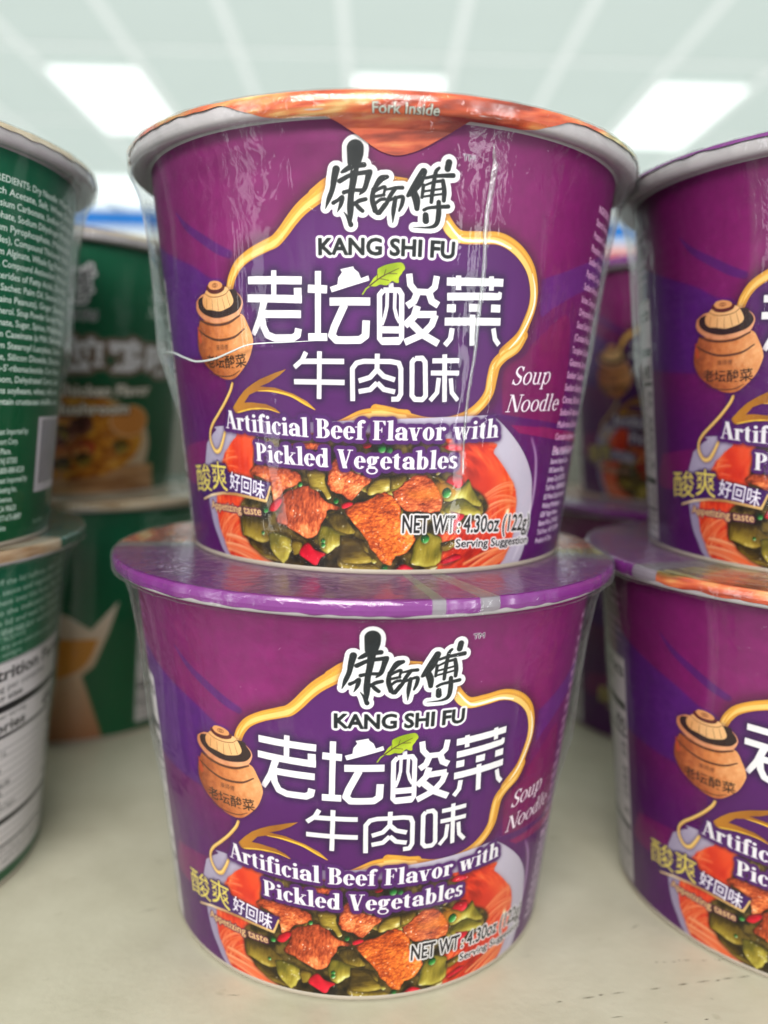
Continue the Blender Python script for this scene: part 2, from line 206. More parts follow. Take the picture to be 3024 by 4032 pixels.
 'crease':[(19.8,0.924),(20.7,0.885),(20.5,0.839),(20.2,0.788),(20.4,0.737),(20.6,0.668),(20.2,0.559),(20.2,0.501),(20.0,0.45),(20.0,0.406),(20.2,0.323),(20.6,0.238)]}
# ------------------------------------------------------------------ the printed labels: vector art drawn into a colour layer of the paper wall
# label units: x = angle(rad)*570, y = height*1000 (thousandths of the bowl height)
RM = 570.0; K = 0.80
XMIN = -math.pi*RM; AW = int(2*math.pi*RM*K); AH = int(1000*K)
rng = np.random.default_rng(7)
def fft_gauss(a, s):
    if s <= 0: return a
    p = int(3*s)+1; b = np.pad(a, p)
    fy = np.fft.fftfreq(b.shape[0])[:, None]; fx = np.fft.rfftfreq(b.shape[1])[None]
    g = np.exp(-2*(np.pi*s)**2*(fx*fx+fy*fy))
    r = np.fft.irfft2(np.fft.rfft2(b)*g, s=b.shape)
    return r[p:-p, p:-p].astype(np.float32)
def dilate(a, r):
    p = int(r)+2; b = np.pad(a, p); y, x = np.ogrid[:b.shape[0], :b.shape[1]]
    y = np.minimum(y, b.shape[0]-y); x = np.minimum(x, b.shape[1]-x)
    k = np.clip(r+0.5-np.hypot(x, y), 0, 1)
    c = np.fft.irfft2(np.fft.rfft2(b)*np.fft.rfft2(k), s=b.shape)
    return np.clip(c/min(2.0, 0.55*k.sum()), 0, 1)[p:-p, p:-p].astype(np.float32)
def noise2(h, w, sx, sy, oct=4, seed=0):
    r = np.random.default_rng(seed); out = np.zeros((h, w), np.float32); amp = 1
    fy = np.fft.fftfreq(h)[:, None]; fx = np.fft.rfftfreq(w)[None]
    for o in range(oct):
        a = np.fft.rfft2(r.standard_normal((h, w)))*np.exp(-2*np.pi**2*((fx*sx)**2+(fy*sy)**2))
        a = np.fft.irfft2(a, s=(h, w)); out += amp*(a/a.std()).astype(np.float32); amp *= 0.55; sx /= 2; sy /= 2
    return out/out.std()
class Layer:
    """coverage mask over the whole label"""
    def __init__(s): s.m = np.zeros((AH, AW), np.float32)
    def fill(s, contours, ss=3, union=True):
        C = [(np.asarray(c, float)-[XMIN, 0])*K for c in contours]
        A = np.concatenate(C); x0, y0 = np.floor(A.min(0)).astype(int)-1; x1, y1 = np.ceil(A.max(0)).astype(int)+1
        x0 = max(x0, 0); y0 = max(y0, 0); x1 = min(x1, AW); y1 = min(y1, AH)
        if x1 <= x0 or y1 <= y0: return
        w, h = (x1-x0)*ss, (y1-y0)*ss; tog = np.zeros((h, w+1), np.int32)
        E = np.concatenate([np.concatenate([c, np.roll(c, -1, 0)], 1) for c in C]) if contours is not None else None
        s._edges(E, x0, y0, ss, w, h, tog)
        s._put(tog, x0, y0, x1, y1, ss)
    def fill_edges(s, E):
        ss = 3; E = (np.asarray(E, float)-[XMIN, 0, XMIN, 0])*K
        x0 = max(int(min(E[:, 0].min(), E[:, 2].min()))-1, 0); y0 = max(int(min(E[:, 1].min(), E[:, 3].min()))-1, 0)
        x1 = min(int(max(E[:, 0].max(), E[:, 2].max()))+2, AW); y1 = min(int(max(E[:, 1].max(), E[:, 3].max()))+2, AH)
        if x1 <= x0 or y1 <= y0: return
        w, h = (x1-x0)*ss, (y1-y0)*ss; tog = np.zeros((h, w+1), np.int32)
        s._edges(E, x0, y0, ss, w, h, tog); s._put(tog, x0, y0, x1, y1, ss)
    def _edges(s, E, x0, y0, ss, w, h, tog):
        X0 = (E[:, 0]-x0)*ss; Y0 = (E[:, 1]-y0)*ss-0.5; X1 = (E[:, 2]-x0)*ss; Y1 = (E[:, 3]-y0)*ss-0.5
        sw = Y0 > Y1; X0, X1 = np.where(sw, X1, X0), np.where(sw, X0, X1); Y0, Y1 = np.where(sw, Y1, Y0), np.where(sw, Y0, Y1)
        r0 = np.ceil(Y0).astype(int); r1 = np.ceil(Y1).astype(int); n = np.maximum(r1-r0, 0)
        if n.sum() == 0: return
        e = np.repeat(np.arange(len(E)), n); k = np.arange(n.sum())-np.repeat(np.cumsum(n)-n, n); row = r0[e]+k
        x = X0[e]+(row-Y0[e])*(X1[e]-X0[e])/np.maximum(Y1[e]-Y0[e], 1e-9)
        ok = (row >= 0) & (row < h); row = row[ok]; c = np.clip(np.ceil(x[ok]-0.5).astype(int), 0, w)
        np.add.at(tog, (row, c), 1)
    def _put(s, tog, x0, y0, x1, y1, ss):
        m = (np.cumsum(tog, 1)[:, :-1] & 1).astype(np.float32).reshape(y1-y0, ss, x1-x0, ss).mean((1, 3))
        s.m[y0:y1, x0:x1] = np.maximum(s.m[y0:y1, x0:x1], m)
    def stroke(s, pts, w, cap=True, smooth=False, scale=1.0, dx=0, dy=0):
        P = np.array(pts, float)+[dx, dy]; w = list(w) if isinstance(w, (list, tuple)) else [w]
        if len(w) == 1: w = w*len(P)
        w = np.array(w, float)*scale
        if smooth and len(P) > 2:
            w = catmull(np.stack([w, w], 1))[:, 0]; P = catmull(P)
        P = (P-[XMIN, 0])*K; w = w*K/2
        for i in range(len(P)-1):
            a, b, ra, rb = P[i], P[i+1], w[i], w[i+1]; R = max(ra, rb)+2
            x0 = int(max(min(a[0], b[0])-R, 0)); x1 = int(min(max(a[0], b[0])+R+1, AW))
            y0 = int(max(min(a[1], b[1])-R, 0)); y1 = int(min(max(a[1], b[1])+R+1, AH))
            if x1 <= x0 or y1 <= y0: continue
            yy, xx = np.mgrid[y0:y1, x0:x1]+0.5; d = b-a; L = max(np.hypot(*d), 1e-6)
            t = ((xx-a[0])*d[0]+(yy-a[1])*d[1])/L; tc = np.clip(t, 0, L)
            dist = np.hypot(xx-a[0]-tc*d[0]/L, yy-a[1]-tc*d[1]/L)
            m = np.clip(ra+(rb-ra)*tc/L-dist+0.5, 0, 1)
            if not cap:
                if i == 0: m = m*np.clip(t+0.5, 0, 1)
                if i == len(P)-2: m = m*np.clip(L-t+0.5, 0, 1)
            s.m[y0:y1, x0:x1] = np.maximum(s.m[y0:y1, x0:x1], m)
        return s
class Art:
    def __init__(s, base): s.c = np.zeros((AH, AW, 3), np.float32)+base
    def bb(s, m, pad=0):
        ys = np.where(m.max(1) > 0)[0]; xs = np.where(m.max(0) > 0)[0]
        if len(ys) == 0: return None
        return (slice(max(ys[0]-pad, 0), ys[-1]+1+pad), slice(max(xs[0]-pad, 0), xs[-1]+1+pad))
    def paint(s, m, col, a=1.0):
        b = s.bb(m)
        if b is None: return
        mm = (m[b]*a)[..., None]; c = col[b] if getattr(col, 'ndim', 1) == 3 else col
        s.c[b] = s.c[b]*(1-mm)+c*mm
    def grow(s, m, r, col, a=1.0, soft=0, dx=0, dy=0):
        b = s.bb(m, int(r*K+3*soft*K)+4)
        if b is None: return
        g = dilate(m[b], r*K) if r > 0 else m[b]
        if soft: g = fft_gauss(g, soft*K)
        M = np.zeros_like(m); M[b] = np.clip(g, 0, 1)
        if dx or dy: M = np.roll(M, (int(dy*K), int(dx*K)), (0, 1))
        s.paint(M, col, a)
YY, XX = np.mgrid[0:AH, 0:AW].astype(np.float32); XX = XX/K+XMIN; YY = YY/K
# --- glyphs of Blender's own font
_gc = {}
def glyph_edges(txt, off=0.0):
    key = (txt, off)
    if key in _gc: return _gc[key]
    cu = bpy.data.curves.new('t', 'FONT'); cu.body = txt; cu.offset = off; cu.resolution_u = 3
    o = bpy.data.objects.new('t', cu); coll.objects.link(o); dg = bpy.context.evaluated_depsgraph_get(); dg.update()
    me = o.evaluated_get(dg).to_mesh(); n = len(me.vertices); co = np.zeros(n*3); me.vertices.foreach_get('co', co); co = co.reshape(-1, 3)[:, :2]
    cnt = {}
    for p in me.polygons:
        v = list(p.vertices)
        for a, b in zip(v, v[1:]+v[:1]):
            k = (min(a, b), max(a, b)); cnt[k] = cnt.get(k, 0)+1
    E = np.array([[*co[a], *co[b]] for (a, b), c in cnt.items() if c % 2 == 1]).reshape(-1, 4)
    o.evaluated_get(dg).to_mesh_clear(); bpy.data.objects.remove(o); bpy.data.curves.remove(cu)
    _gc[key] = E; return E
def text(layer, txt, x0, x1, y, h, off=0.0, y1=None, ref='H', slant=0, curve=None, rot=False):
    """fit txt between x0 and x1, baseline y (to y1), height h of the reference glyph; rot turns the letters with the baseline"""
    if x1 is None: E0 = glyph_edges(txt, off)
    E = glyph_edges(txt, off)
    if len(E) == 0: return
    R = glyph_edges(ref if ref else txt, off); rl, rh = min(R[:, 1].min(), R[:, 3].min()), max(R[:, 1].max(), R[:, 3].max())
    sc = h/(rh-rl); base = rl if ref is None or ref == '口' else 0.0
    if ref is None: base = rl
    a, b = min(E[:, 0].min(), E[:, 2].min()), max(E[:, 0].max(), E[:, 2].max())
    sx = (x1-x0)/(b-a) if x1 is not None else sc*0.8; y1 = y if y1 is None else y1
    xe = x1 if x1 is not None else x0+(b-a)*sx; tl = (y1-y)/(xe-x0)
    def f(X, Y):
        u = (X-a)*sx; v = (Y-base)*sc
        xx = x0+u+v*slant; yy = y+v+u*tl
        if rot: xx = xx-v*tl
        if curve: yy = yy+curve(xx)
        return xx, yy
    ax, ay = f(E[:, 0], E[:, 1]); bx, by = f(E[:, 2], E[:, 3])
    layer.fill_edges(np.stack([ax, ay, bx, by], 1))
# --- a bold book serif, drawn here letter by letter (100 units = capital height)
def _serif(bold=1.0):
    T = 17*bold; t = 5.5; s = 7; h = 5
    def R(x0, y0, x1, y1): return [[(x0, y0), (x1, y0), (x1, y1), (x0, y1)]]
    def P(x0, y0, x1, y1, w): return [[(x0-w/2, y0), (x0+w/2, y0), (x1+w/2, y1), (x1-w/2, y1)]]
    def ring(cx, cy, rx, ry, T=T, t=t, a0=0, a1=360):
        if a1-a0 >= 360:
            a = np.radians(np.linspace(0, 360, 40, endpoint=False))
            return [list(zip(cx+rx*np.cos(a), cy+ry*np.sin(a))), list(zip(cx+(rx-T)*np.cos(a), cy+(ry-t)*np.sin(a)))]
        a = np.radians(np.linspace(a0, a1, 28))
        return [list(zip(cx+rx*np.cos(a), cy+ry*np.sin(a)))+list(zip(cx+(rx-T)*np.cos(a), cy+(ry-t)*np.sin(a)))[::-1]]
    def dot(cx, cy, r): a = np.radians(np.linspace(0, 360, 24, endpoint=False)); return [list(zip(cx+r*np.cos(a), cy+r*np.sin(a)))]
    def stem(x, y0, y1, fb=1, ft=0):
        g = [R(x, y0, x+T, y1)]
        if fb: g.append(R(x-s, y0, x+T+s, y0+h))
        if ft == 1: g.append(R(x-s, y1-h, x+T+s, y1))
        if ft == 2: g.append([[(x-s-2, y1-h-1), (x-s-2, y1-h+2), (x+T, y1+2), (x+T, y1-h-9)]])
        return g
    G = {}
    G['A'] = (76, [P(13, 0, 37, 96, 6), P(62, 0, 39, 100, T+2), R(22, 30, 52, 35.5), R(2, 0, 26, h), R(46, 0, 78, h)])
    G['B'] = (66, stem(9, 0, 100, 0)+[R(2, 0, 12, h), R(2, 100-h, 12, 100), ring(33, 75, 27, 25, a0=-90, a1=90), R(20, 95, 34, 100), R(20, 50, 34, 55), ring(34, 27.5, 31, 27.5, a0=-90, a1=90), R(20, 0, 35, 5.5)])
    G['F'] = (60, stem(9, 0, 100)+[R(2, 100-h, 55, 100), [[(50, 100), (56, 100), (56, 76), (53, 76), (44, 95)]], R(20, 50, 42, 55), R(39, 40, 43, 65)])
    G['P'] = (64, stem(9, 0, 100)+[R(2, 100-h, 30, 100), ring(32, 73, 30, 27, a0=-90, a1=90), R(20, 94.5, 33, 100), R(20, 46, 33, 51.5)])
    G['V'] = (74, [P(38, 0, 17, 100, T+1), P(37, 3, 61, 100, 6), R(2, 95, 34, 100), R(49, 95, 74, 100)])
    G['N'] = (80, [R(12, 0, 17, 100), R(66, 0, 71, 100), P(63, 0, 16, 100, T+3), R(2, 95, 22, 100), R(2, 0, 28, h), R(56, 95, 82, 100)])
    G['S'] = (56, [ring(28, 75, 23, 26, a0=20, a1=250), ring(27, 26, 25, 27, a0=-160, a1=70), [[(8, 62), (22, 46), (34, 38), (48, 30), (50, 44), (36, 52), (24, 60), (14, 72)]], R(44, 74, 49, 98), R(3, 4, 8, 30)])
    a_ = [ring(23, 20, 20, 20, a0=40, a1=330), stem(36, 0, 52, 0)[0], ring(29, 49, 24, 20, t=6, a0=0, a1=170), dot(13, 50, 8.5), [[(50, 8), (50, 0), (58, 0), (62, 7), (60, 9), (55, 6)]], [[(38, 40), (38, 34), (20, 34), (20, 40)]]]
    G['a'] = (60, a_)
    G['b'] = (62, stem(8, 0, 102, 0, 2)+[ring(34, 34, 25, 35, a0=-150, a1=150)])
    G['d'] = (64, [ring(28, 34, 25, 35, a0=30, a1=330)]+stem(38, 0, 102, 0)+[[[(28, 96), (28, 99), (40, 102), (40, 92)]], [[(50, 0), (63, 3), (63, 6), (50, 7)]]])
    G['c'] = (50, [ring(29, 34, 26, 35, a0=55, a1=318), dot(42, 54, 8)])
    G['e'] = (54, [ring(29, 34, 26, 35, a0=0, a1=322), R(14, 35, 54, 40), [[(38, 35), (55, 35), (55, 38), (52, 52), (40, 52)]]])
    G['f'] = (40, stem(10, 0, 76)+[ring(34, 76, 24, 26, a0=70, a1=180), dot(38, 92, 8), R(0, 62, 36, 67.5)])
    G['g'] = (60, [ring(27, 45, 23, 24, a0=0, a1=360), dot(52, 62, 7), R(36, 62, 52, 67), [[(14, 24), (24, 22), (24, 6), (12, 8), (8, 14)]], ring(28, -8, 26, 20, T=9, t=6), R(14, 2, 42, 14)])
    G['h'] = (66, stem(8, 0, 102, 1, 2)+stem(42, 0, 46)+[ring(40, 45, 19, 24, T=T, t=7, a0=0, a1=150)])
    G['i'] = (34, stem(9, 0, 66, 1, 2)+[dot(17, 86, 9.5)])
    G['k'] = (64, stem(8, 0, 102, 1, 2)+[P(24, 26, 50, 62, 7), P(52, 0, 30, 42, T+2), R(38, 62, 62, 67), R(38, 0, 66, h)])
    G['l'] = (34, stem(9, 0, 102, 1, 2))
    G['o'] = (58, [ring(29, 34, 26, 35)])
    G['p'] = (64, stem(8, -28, 66, 1, 2)+[ring(34, 34, 26, 35, a0=-150, a1=150)])
    G['r'] = (48, stem(8, 0, 66, 1, 2)+[ring(38, 44, 18, 24, T=6, t=7, a0=80, a1=170), dot(40, 57, 9)])
    G['s'] = (46, [ring(23, 50, 18, 19, T=T*.8, t=5.5, a0=20, a1=240), ring(23, 18, 20, 19, T=T*.8, t=5.5, a0=-165, a1=60), [[(6, 44), (16, 32), (28, 27), (38, 20), (40, 32), (28, 38), (18, 42), (10, 54)]], R(35, 48, 39, 67), R(3, 1, 7, 21)])
    G['t'] = (42, [R(10, 14, 10+T, 74), R(0, 62, 36, 67.5), ring(30, 17, 20, 18, t=6, a0=180, a1=300), [[(10, 67), (10, 76), (24, 86), (27, 86), (27, 67)]]])
    G['u'] = (66, [R(8, 18, 8+T, 66), R(0, 61, 12, 66), ring(28, 22, 20, 23, t=7, a0=180, a1=310)]+stem(41, 0, 66, 0)+[R(34, 61, 44, 66), R(54, 0, 65, h)])
    G['v'] = (60, [P(31, 0, 15, 66, T), P(30, 2, 48, 66, 6), R(0, 61, 30, 66), R(38, 61, 60, 66)])
    G['w'] = (88, [P(28, 0, 14, 66, T), P(28, 2, 44, 66, 6), P(60, 0, 46, 66, T), P(60, 2, 76, 66, 6), R(0, 61, 30, 66), R(34, 61, 56, 66), R(66, 61, 88, 66)])
    return G
SB = _serif(1.14); SR = _serif(0.62)
def serif(layer, txt, x0, x1, y, cap, font=SB, curve=None, slant=0, y1=None):
    adv = sum((34 if c == ' ' else font[c][0]+1) for c in txt)-1; sx = (x1-x0)/adv; sy = cap/100; cx = 0
    tl = 0 if y1 is None else (y1-y)/(x1-x0)
    for c in txt:
        if c == ' ': cx += 34; continue
        w, gs = font[c]
        for g in gs:
            cs = []
            for con in g:
                A = np.array(con, float); X = x0+(cx+A[:, 0])*sx+A[:, 1]*sy*slant; Y = y+A[:, 1]*sy+(X-x0)*tl
                if curve: Y = Y+curve(X)
                cs.append(np.stack([X, Y], 1))
            layer.fill(cs)
        cx += w+1
def mask(fn):
    l = Layer(); fn(l); return l.m
def polys(lst, smooth=True):
    def f(l):
        for p in lst:
            q = catmull(list(p)+[p[0]], 5)[:-1] if smooth else p
            l.fill([q])
    return mask(f)
def strokes(lst, cap=True, smooth=False, scale=1.0, **kw):
    def f(l):
        for p, w in lst: l.stroke(p, w, cap, smooth, scale, **kw)
    return mask(f)
def ramp(v, stops):
    v = np.clip(v, 0, 1); xs = [s[0] for s in stops]
    return np.stack([np.interp(v, xs, [s[1][i] for s in stops]) for i in range(3)], -1).astype(np.float32)
def food_piece(art, poly_, stops, seed, rough=1.0, fib=None, round_=9, spark=0.0, jag=2.0, soft=0.9):
    """paints one printed morsel: irregular edge, rounded form, fibres and glints, as in the food photograph on the pack"""
    q = catmull(list(poly_)+[poly_[0]], 6)[:-1]; r = np.random.default_rng(seed)
    j = np.convolve(np.tile(r.standard_normal(len(q)), 3), [.25, .5, .25], 'same')[len(q):2*len(q)]
    c = q.mean(0); d = q-c; q = q+d/np.maximum(np.linalg.norm(d, axis=1), 1)[:, None]*(j*jag)[:, None]
    m = mask(lambda l: l.fill([q])); b = art.bb(m, 14)
    if b is None: return
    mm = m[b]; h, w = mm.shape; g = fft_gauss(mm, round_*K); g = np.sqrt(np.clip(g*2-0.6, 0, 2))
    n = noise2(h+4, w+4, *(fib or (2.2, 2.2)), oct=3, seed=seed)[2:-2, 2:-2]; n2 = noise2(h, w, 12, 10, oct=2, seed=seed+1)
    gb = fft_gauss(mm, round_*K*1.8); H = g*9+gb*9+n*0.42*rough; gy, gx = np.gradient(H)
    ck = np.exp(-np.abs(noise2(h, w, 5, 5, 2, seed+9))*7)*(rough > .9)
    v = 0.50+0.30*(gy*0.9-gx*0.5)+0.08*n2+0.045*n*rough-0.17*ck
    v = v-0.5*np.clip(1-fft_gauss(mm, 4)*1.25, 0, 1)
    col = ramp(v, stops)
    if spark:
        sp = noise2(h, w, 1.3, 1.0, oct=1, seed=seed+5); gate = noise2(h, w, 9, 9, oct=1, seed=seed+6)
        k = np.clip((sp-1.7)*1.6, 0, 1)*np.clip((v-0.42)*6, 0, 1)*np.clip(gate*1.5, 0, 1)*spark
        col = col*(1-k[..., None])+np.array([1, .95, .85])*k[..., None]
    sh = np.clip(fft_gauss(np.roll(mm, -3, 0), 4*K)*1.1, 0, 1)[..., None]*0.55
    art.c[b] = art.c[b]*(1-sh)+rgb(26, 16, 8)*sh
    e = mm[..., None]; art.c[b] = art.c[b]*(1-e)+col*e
MEAT = [(0, rgb(64, 18, 10)), (.3, rgb(136, 48, 24)), (.5, rgb(190, 80, 42)), (.68, rgb(226, 122, 66)), (.85, rgb(238, 156, 98)), (1, rgb(252, 214, 180))]
MEATO = [(0, rgb(74, 20, 8)), (.3, rgb(156, 56, 20)), (.5, rgb(210, 92, 32)), (.68, rgb(238, 136, 52)), (.85, rgb(246, 166, 84)), (1, rgb(255, 220, 160))]
VEG = [(0, rgb(26, 18, 4)), (.3, rgb(64, 48, 14)), (.5, rgb(108, 86, 26)), (.7, rgb(150, 126, 42)), (.87, rgb(200, 178, 92)), (1, rgb(240, 236, 190))]
VEGL = [(0, rgb(44, 38, 8)), (.3, rgb(96, 88, 24)), (.5, rgb(144, 126, 40)), (.7, rgb(188, 172, 72)), (.87, rgb(218, 212, 130)), (1, rgb(245, 245, 205))]
CHILI = [(0, rgb(80, 0, 10)), (.35, rgb(160, 6, 26)), (.6, rgb(206, 18, 44)), (.85, rgb(232, 70, 80)), (1, rgb(255, 220, 215))]
PEA = [(0, rgb(6, 40, 14)), (.4, rgb(24, 96, 36)), (.65, rgb(60, 146, 66)), (.88, rgb(130, 200, 120)), (1, rgb(235, 255, 225))]
W_ = rgb(226, 222, 224)

def side_text(l, lines, xs, y0, dy, h, right=None, off=0.0, bold=()):
    for i, s in enumerate(lines):
        if not s: continue
        y = y0-i*dy; x = xs(y) if callable(xs) else xs
        text(l, s, x, right(y) if (right and len(s) > 26) else None, y, h, off=0.02 if i in bold else off)
INGR = ["INGREDIENTS: Dry Noodle: Wheat Flour,", "Starch Acetate, Salt, Wheat Gluten,", "Potassium Carbonate, Sodium Carbonate", "Phosphate, Sodium Dihydrogen Phosphate", "Sodium Pyrophosphate, (Monosodium", "Peptides), Compound Thickener (Sodium", "Sodium Alginate, Whole Egg Powder, Cel", "lulose, Compound Antioxidant (Mono and", "Diglycerides of Fatty Acids, Dimethyl). ", "Sauce Sachet: Palm Oil, Sesame Oil, Salt", "(Contains Peanuts), Ginger, Seasoning", "Tocopherol. Soup Powder Sachet: Monoso", "Glutamate, Sugar, Spices, Maltodextrin,", "Sodium Caseinate (a Milk Derivative),", "Sodium Stearoyl Lactylate, Sodium", "Citrate, Silicon Dioxide, Disodium", "Sodium-5'-ribonucleotide, Corn Starch,", "Mushroom, Dehydrated Carrot, Leek.", "Contains soybeans, wheat, milk, eggs,", "May contain crustacean shellfish, nuts"]
ADDR = ["US East Coast Imported by:", "Summit Import Corp.", "100 Summit Place,", "Jersey City, NJ 07305", "Toll Free: 1-800-888-8228", "US West Coast Imported by:", "Walong Marketing Inc.", "6281 Regio Avenue,", "Buena Park, CA 90620", "Toll Free: 1-877-675-8889", "Product of China"]
def nutrition(art, x0, x1, y0, y1, fine=True):
    m = mask(lambda l: l.fill([[(x0, y0), (x1, y0), (x1, y1), (x0, y1)]])); art.paint(m, rgb(214, 206, 208))
    w = x1-x0; H = y1-y0
    def f(l):
        l.stroke([(x0+4, y1-4), (x1-4, y1-4)], 2.5, False); l.stroke([(x0+4, y0+4), (x1-4, y0+4)], 2.5, False)
        text(l, 'Nutrition Facts', x0+12, x1-10, y1-H*.085, H*.058, off=0.025)
        text(l, '1 serving per container', x0+12, x0+w*.72, y1-H*.135, H*.028)
        text(l, 'Serving size', x0+12, x0+w*.45, y1-H*.178, H*.028, off=0.02)
        l.stroke([(x0+8, y1-H*.215), (x1-8, y1-H*.215)], H*.034, False)
        text(l, 'Amount per serving', x0+12, x0+w*.5, y1-H*.262, H*.022)
        text(l, 'Calories', x0+12, x0+w*.5, y1-H*.325, H*.048, off=0.025); text(l, '490', x1-w*.27, x1-12, y1-H*.325, H*.06, off=0.025)
        l.stroke([(x0+8, y1-H*.345), (x1-8, y1-H*.345)], H*.015, False)
        rows = [('Total Fat 22g', '28%'), ('Saturated Fat 11g', '55%'), ('Trans Fat 0g', ''), ('Cholesterol 10mg', '3%'), ('Sodium 2260mg', '98%'), ('Total Carbohydrate 64g', '23%'), ('Dietary Fiber 3g', '11%'), ('Total Sugars 8g', ''), ('Includes 3g Added Sugars', '6%'), ('Protein 9g', '')]
        yy = y1-H*.362
        for i, (a, b) in enumerate(rows):
            yy -= H*.037; text(l, a, x0+(12 if i in (0, 3, 4, 5, 9) else 26), None, yy, H*.023, off=0.02 if i in (0, 3, 4, 5, 9) else 0)
            if b: text(l, b, x1-w*.14, x1-10, yy, H*.023, off=0.02)
            l.stroke([(x0+8, yy-H*.008), (x1-8, yy-H*.008)], 1.2, False)
        l.stroke([(x0+8, yy-H*.022), (x1-8, yy-H*.022)], H*.024, False); yy -= H*.03
        for a in ('Vitamin D 0mcg', 'Calcium 31mg', 'Iron 2mg'):
            yy -= H*.034; text(l, a, x0+12, None, yy, H*.022); text(l, '0%', x1-w*.12, x1-10, yy, H*.022); l.stroke([(x0+8, yy-H*.007), (x1-8, yy-H*.007)], 1.2, False)
        l.stroke([(x0+8, yy-H*.012), (x1-8, yy-H*.012)], H*.010, False); yy -= H*.012
        for a in ('* The % Daily Value tells you how much a nutrient in', 'a serving of food contributes to a daily diet. 2,000', 'calories a day is used for general nutrition advice.'):
            yy -= H*.03; text(l, a, x0+12, x1-12, yy, H*.018)
    art.paint(mask(f), rgb(24, 22, 24))
def barcode(art, x0, x1, y0, y1):
    m = mask(lambda l: l.fill([[(x0, y0), (x1, y0), (x1, y1), (x0, y1)]])); art.paint(m, rgb(206, 200, 206))
    r = np.random.default_rng(3)
    def f(l):
        x = x0+28
        while x < x1-10:
            w = float(r.choice([2.2, 2.2, 4.4, 6.6])); l.fill([[(x, y0+22), (x+w, y0+22), (x+w, y1-8), (x, y1-8)]]); x += w+float(r.choice([2.2, 4.4, 6.6]))
    art.paint(mask(f), rgb(30, 28, 36))
def kanji_black(art, dx=0, dy=0, sc=1.0):
    k = strokes(D['kanji'], smooth=True, scale=1.08)
    if sc != 1.0 or dx or dy: k = strokes([([(x*sc+dx, y*sc+dy) for x, y in p], [v*sc for v in w]) for p, w in D['kanji']], smooth=True)
    art.grow(k, 11*sc, rgb(40, 12, 40), 0.55, soft=5); art.grow(k, 9.5*sc, W_); art.paint(k, rgb(24, 27, 30))

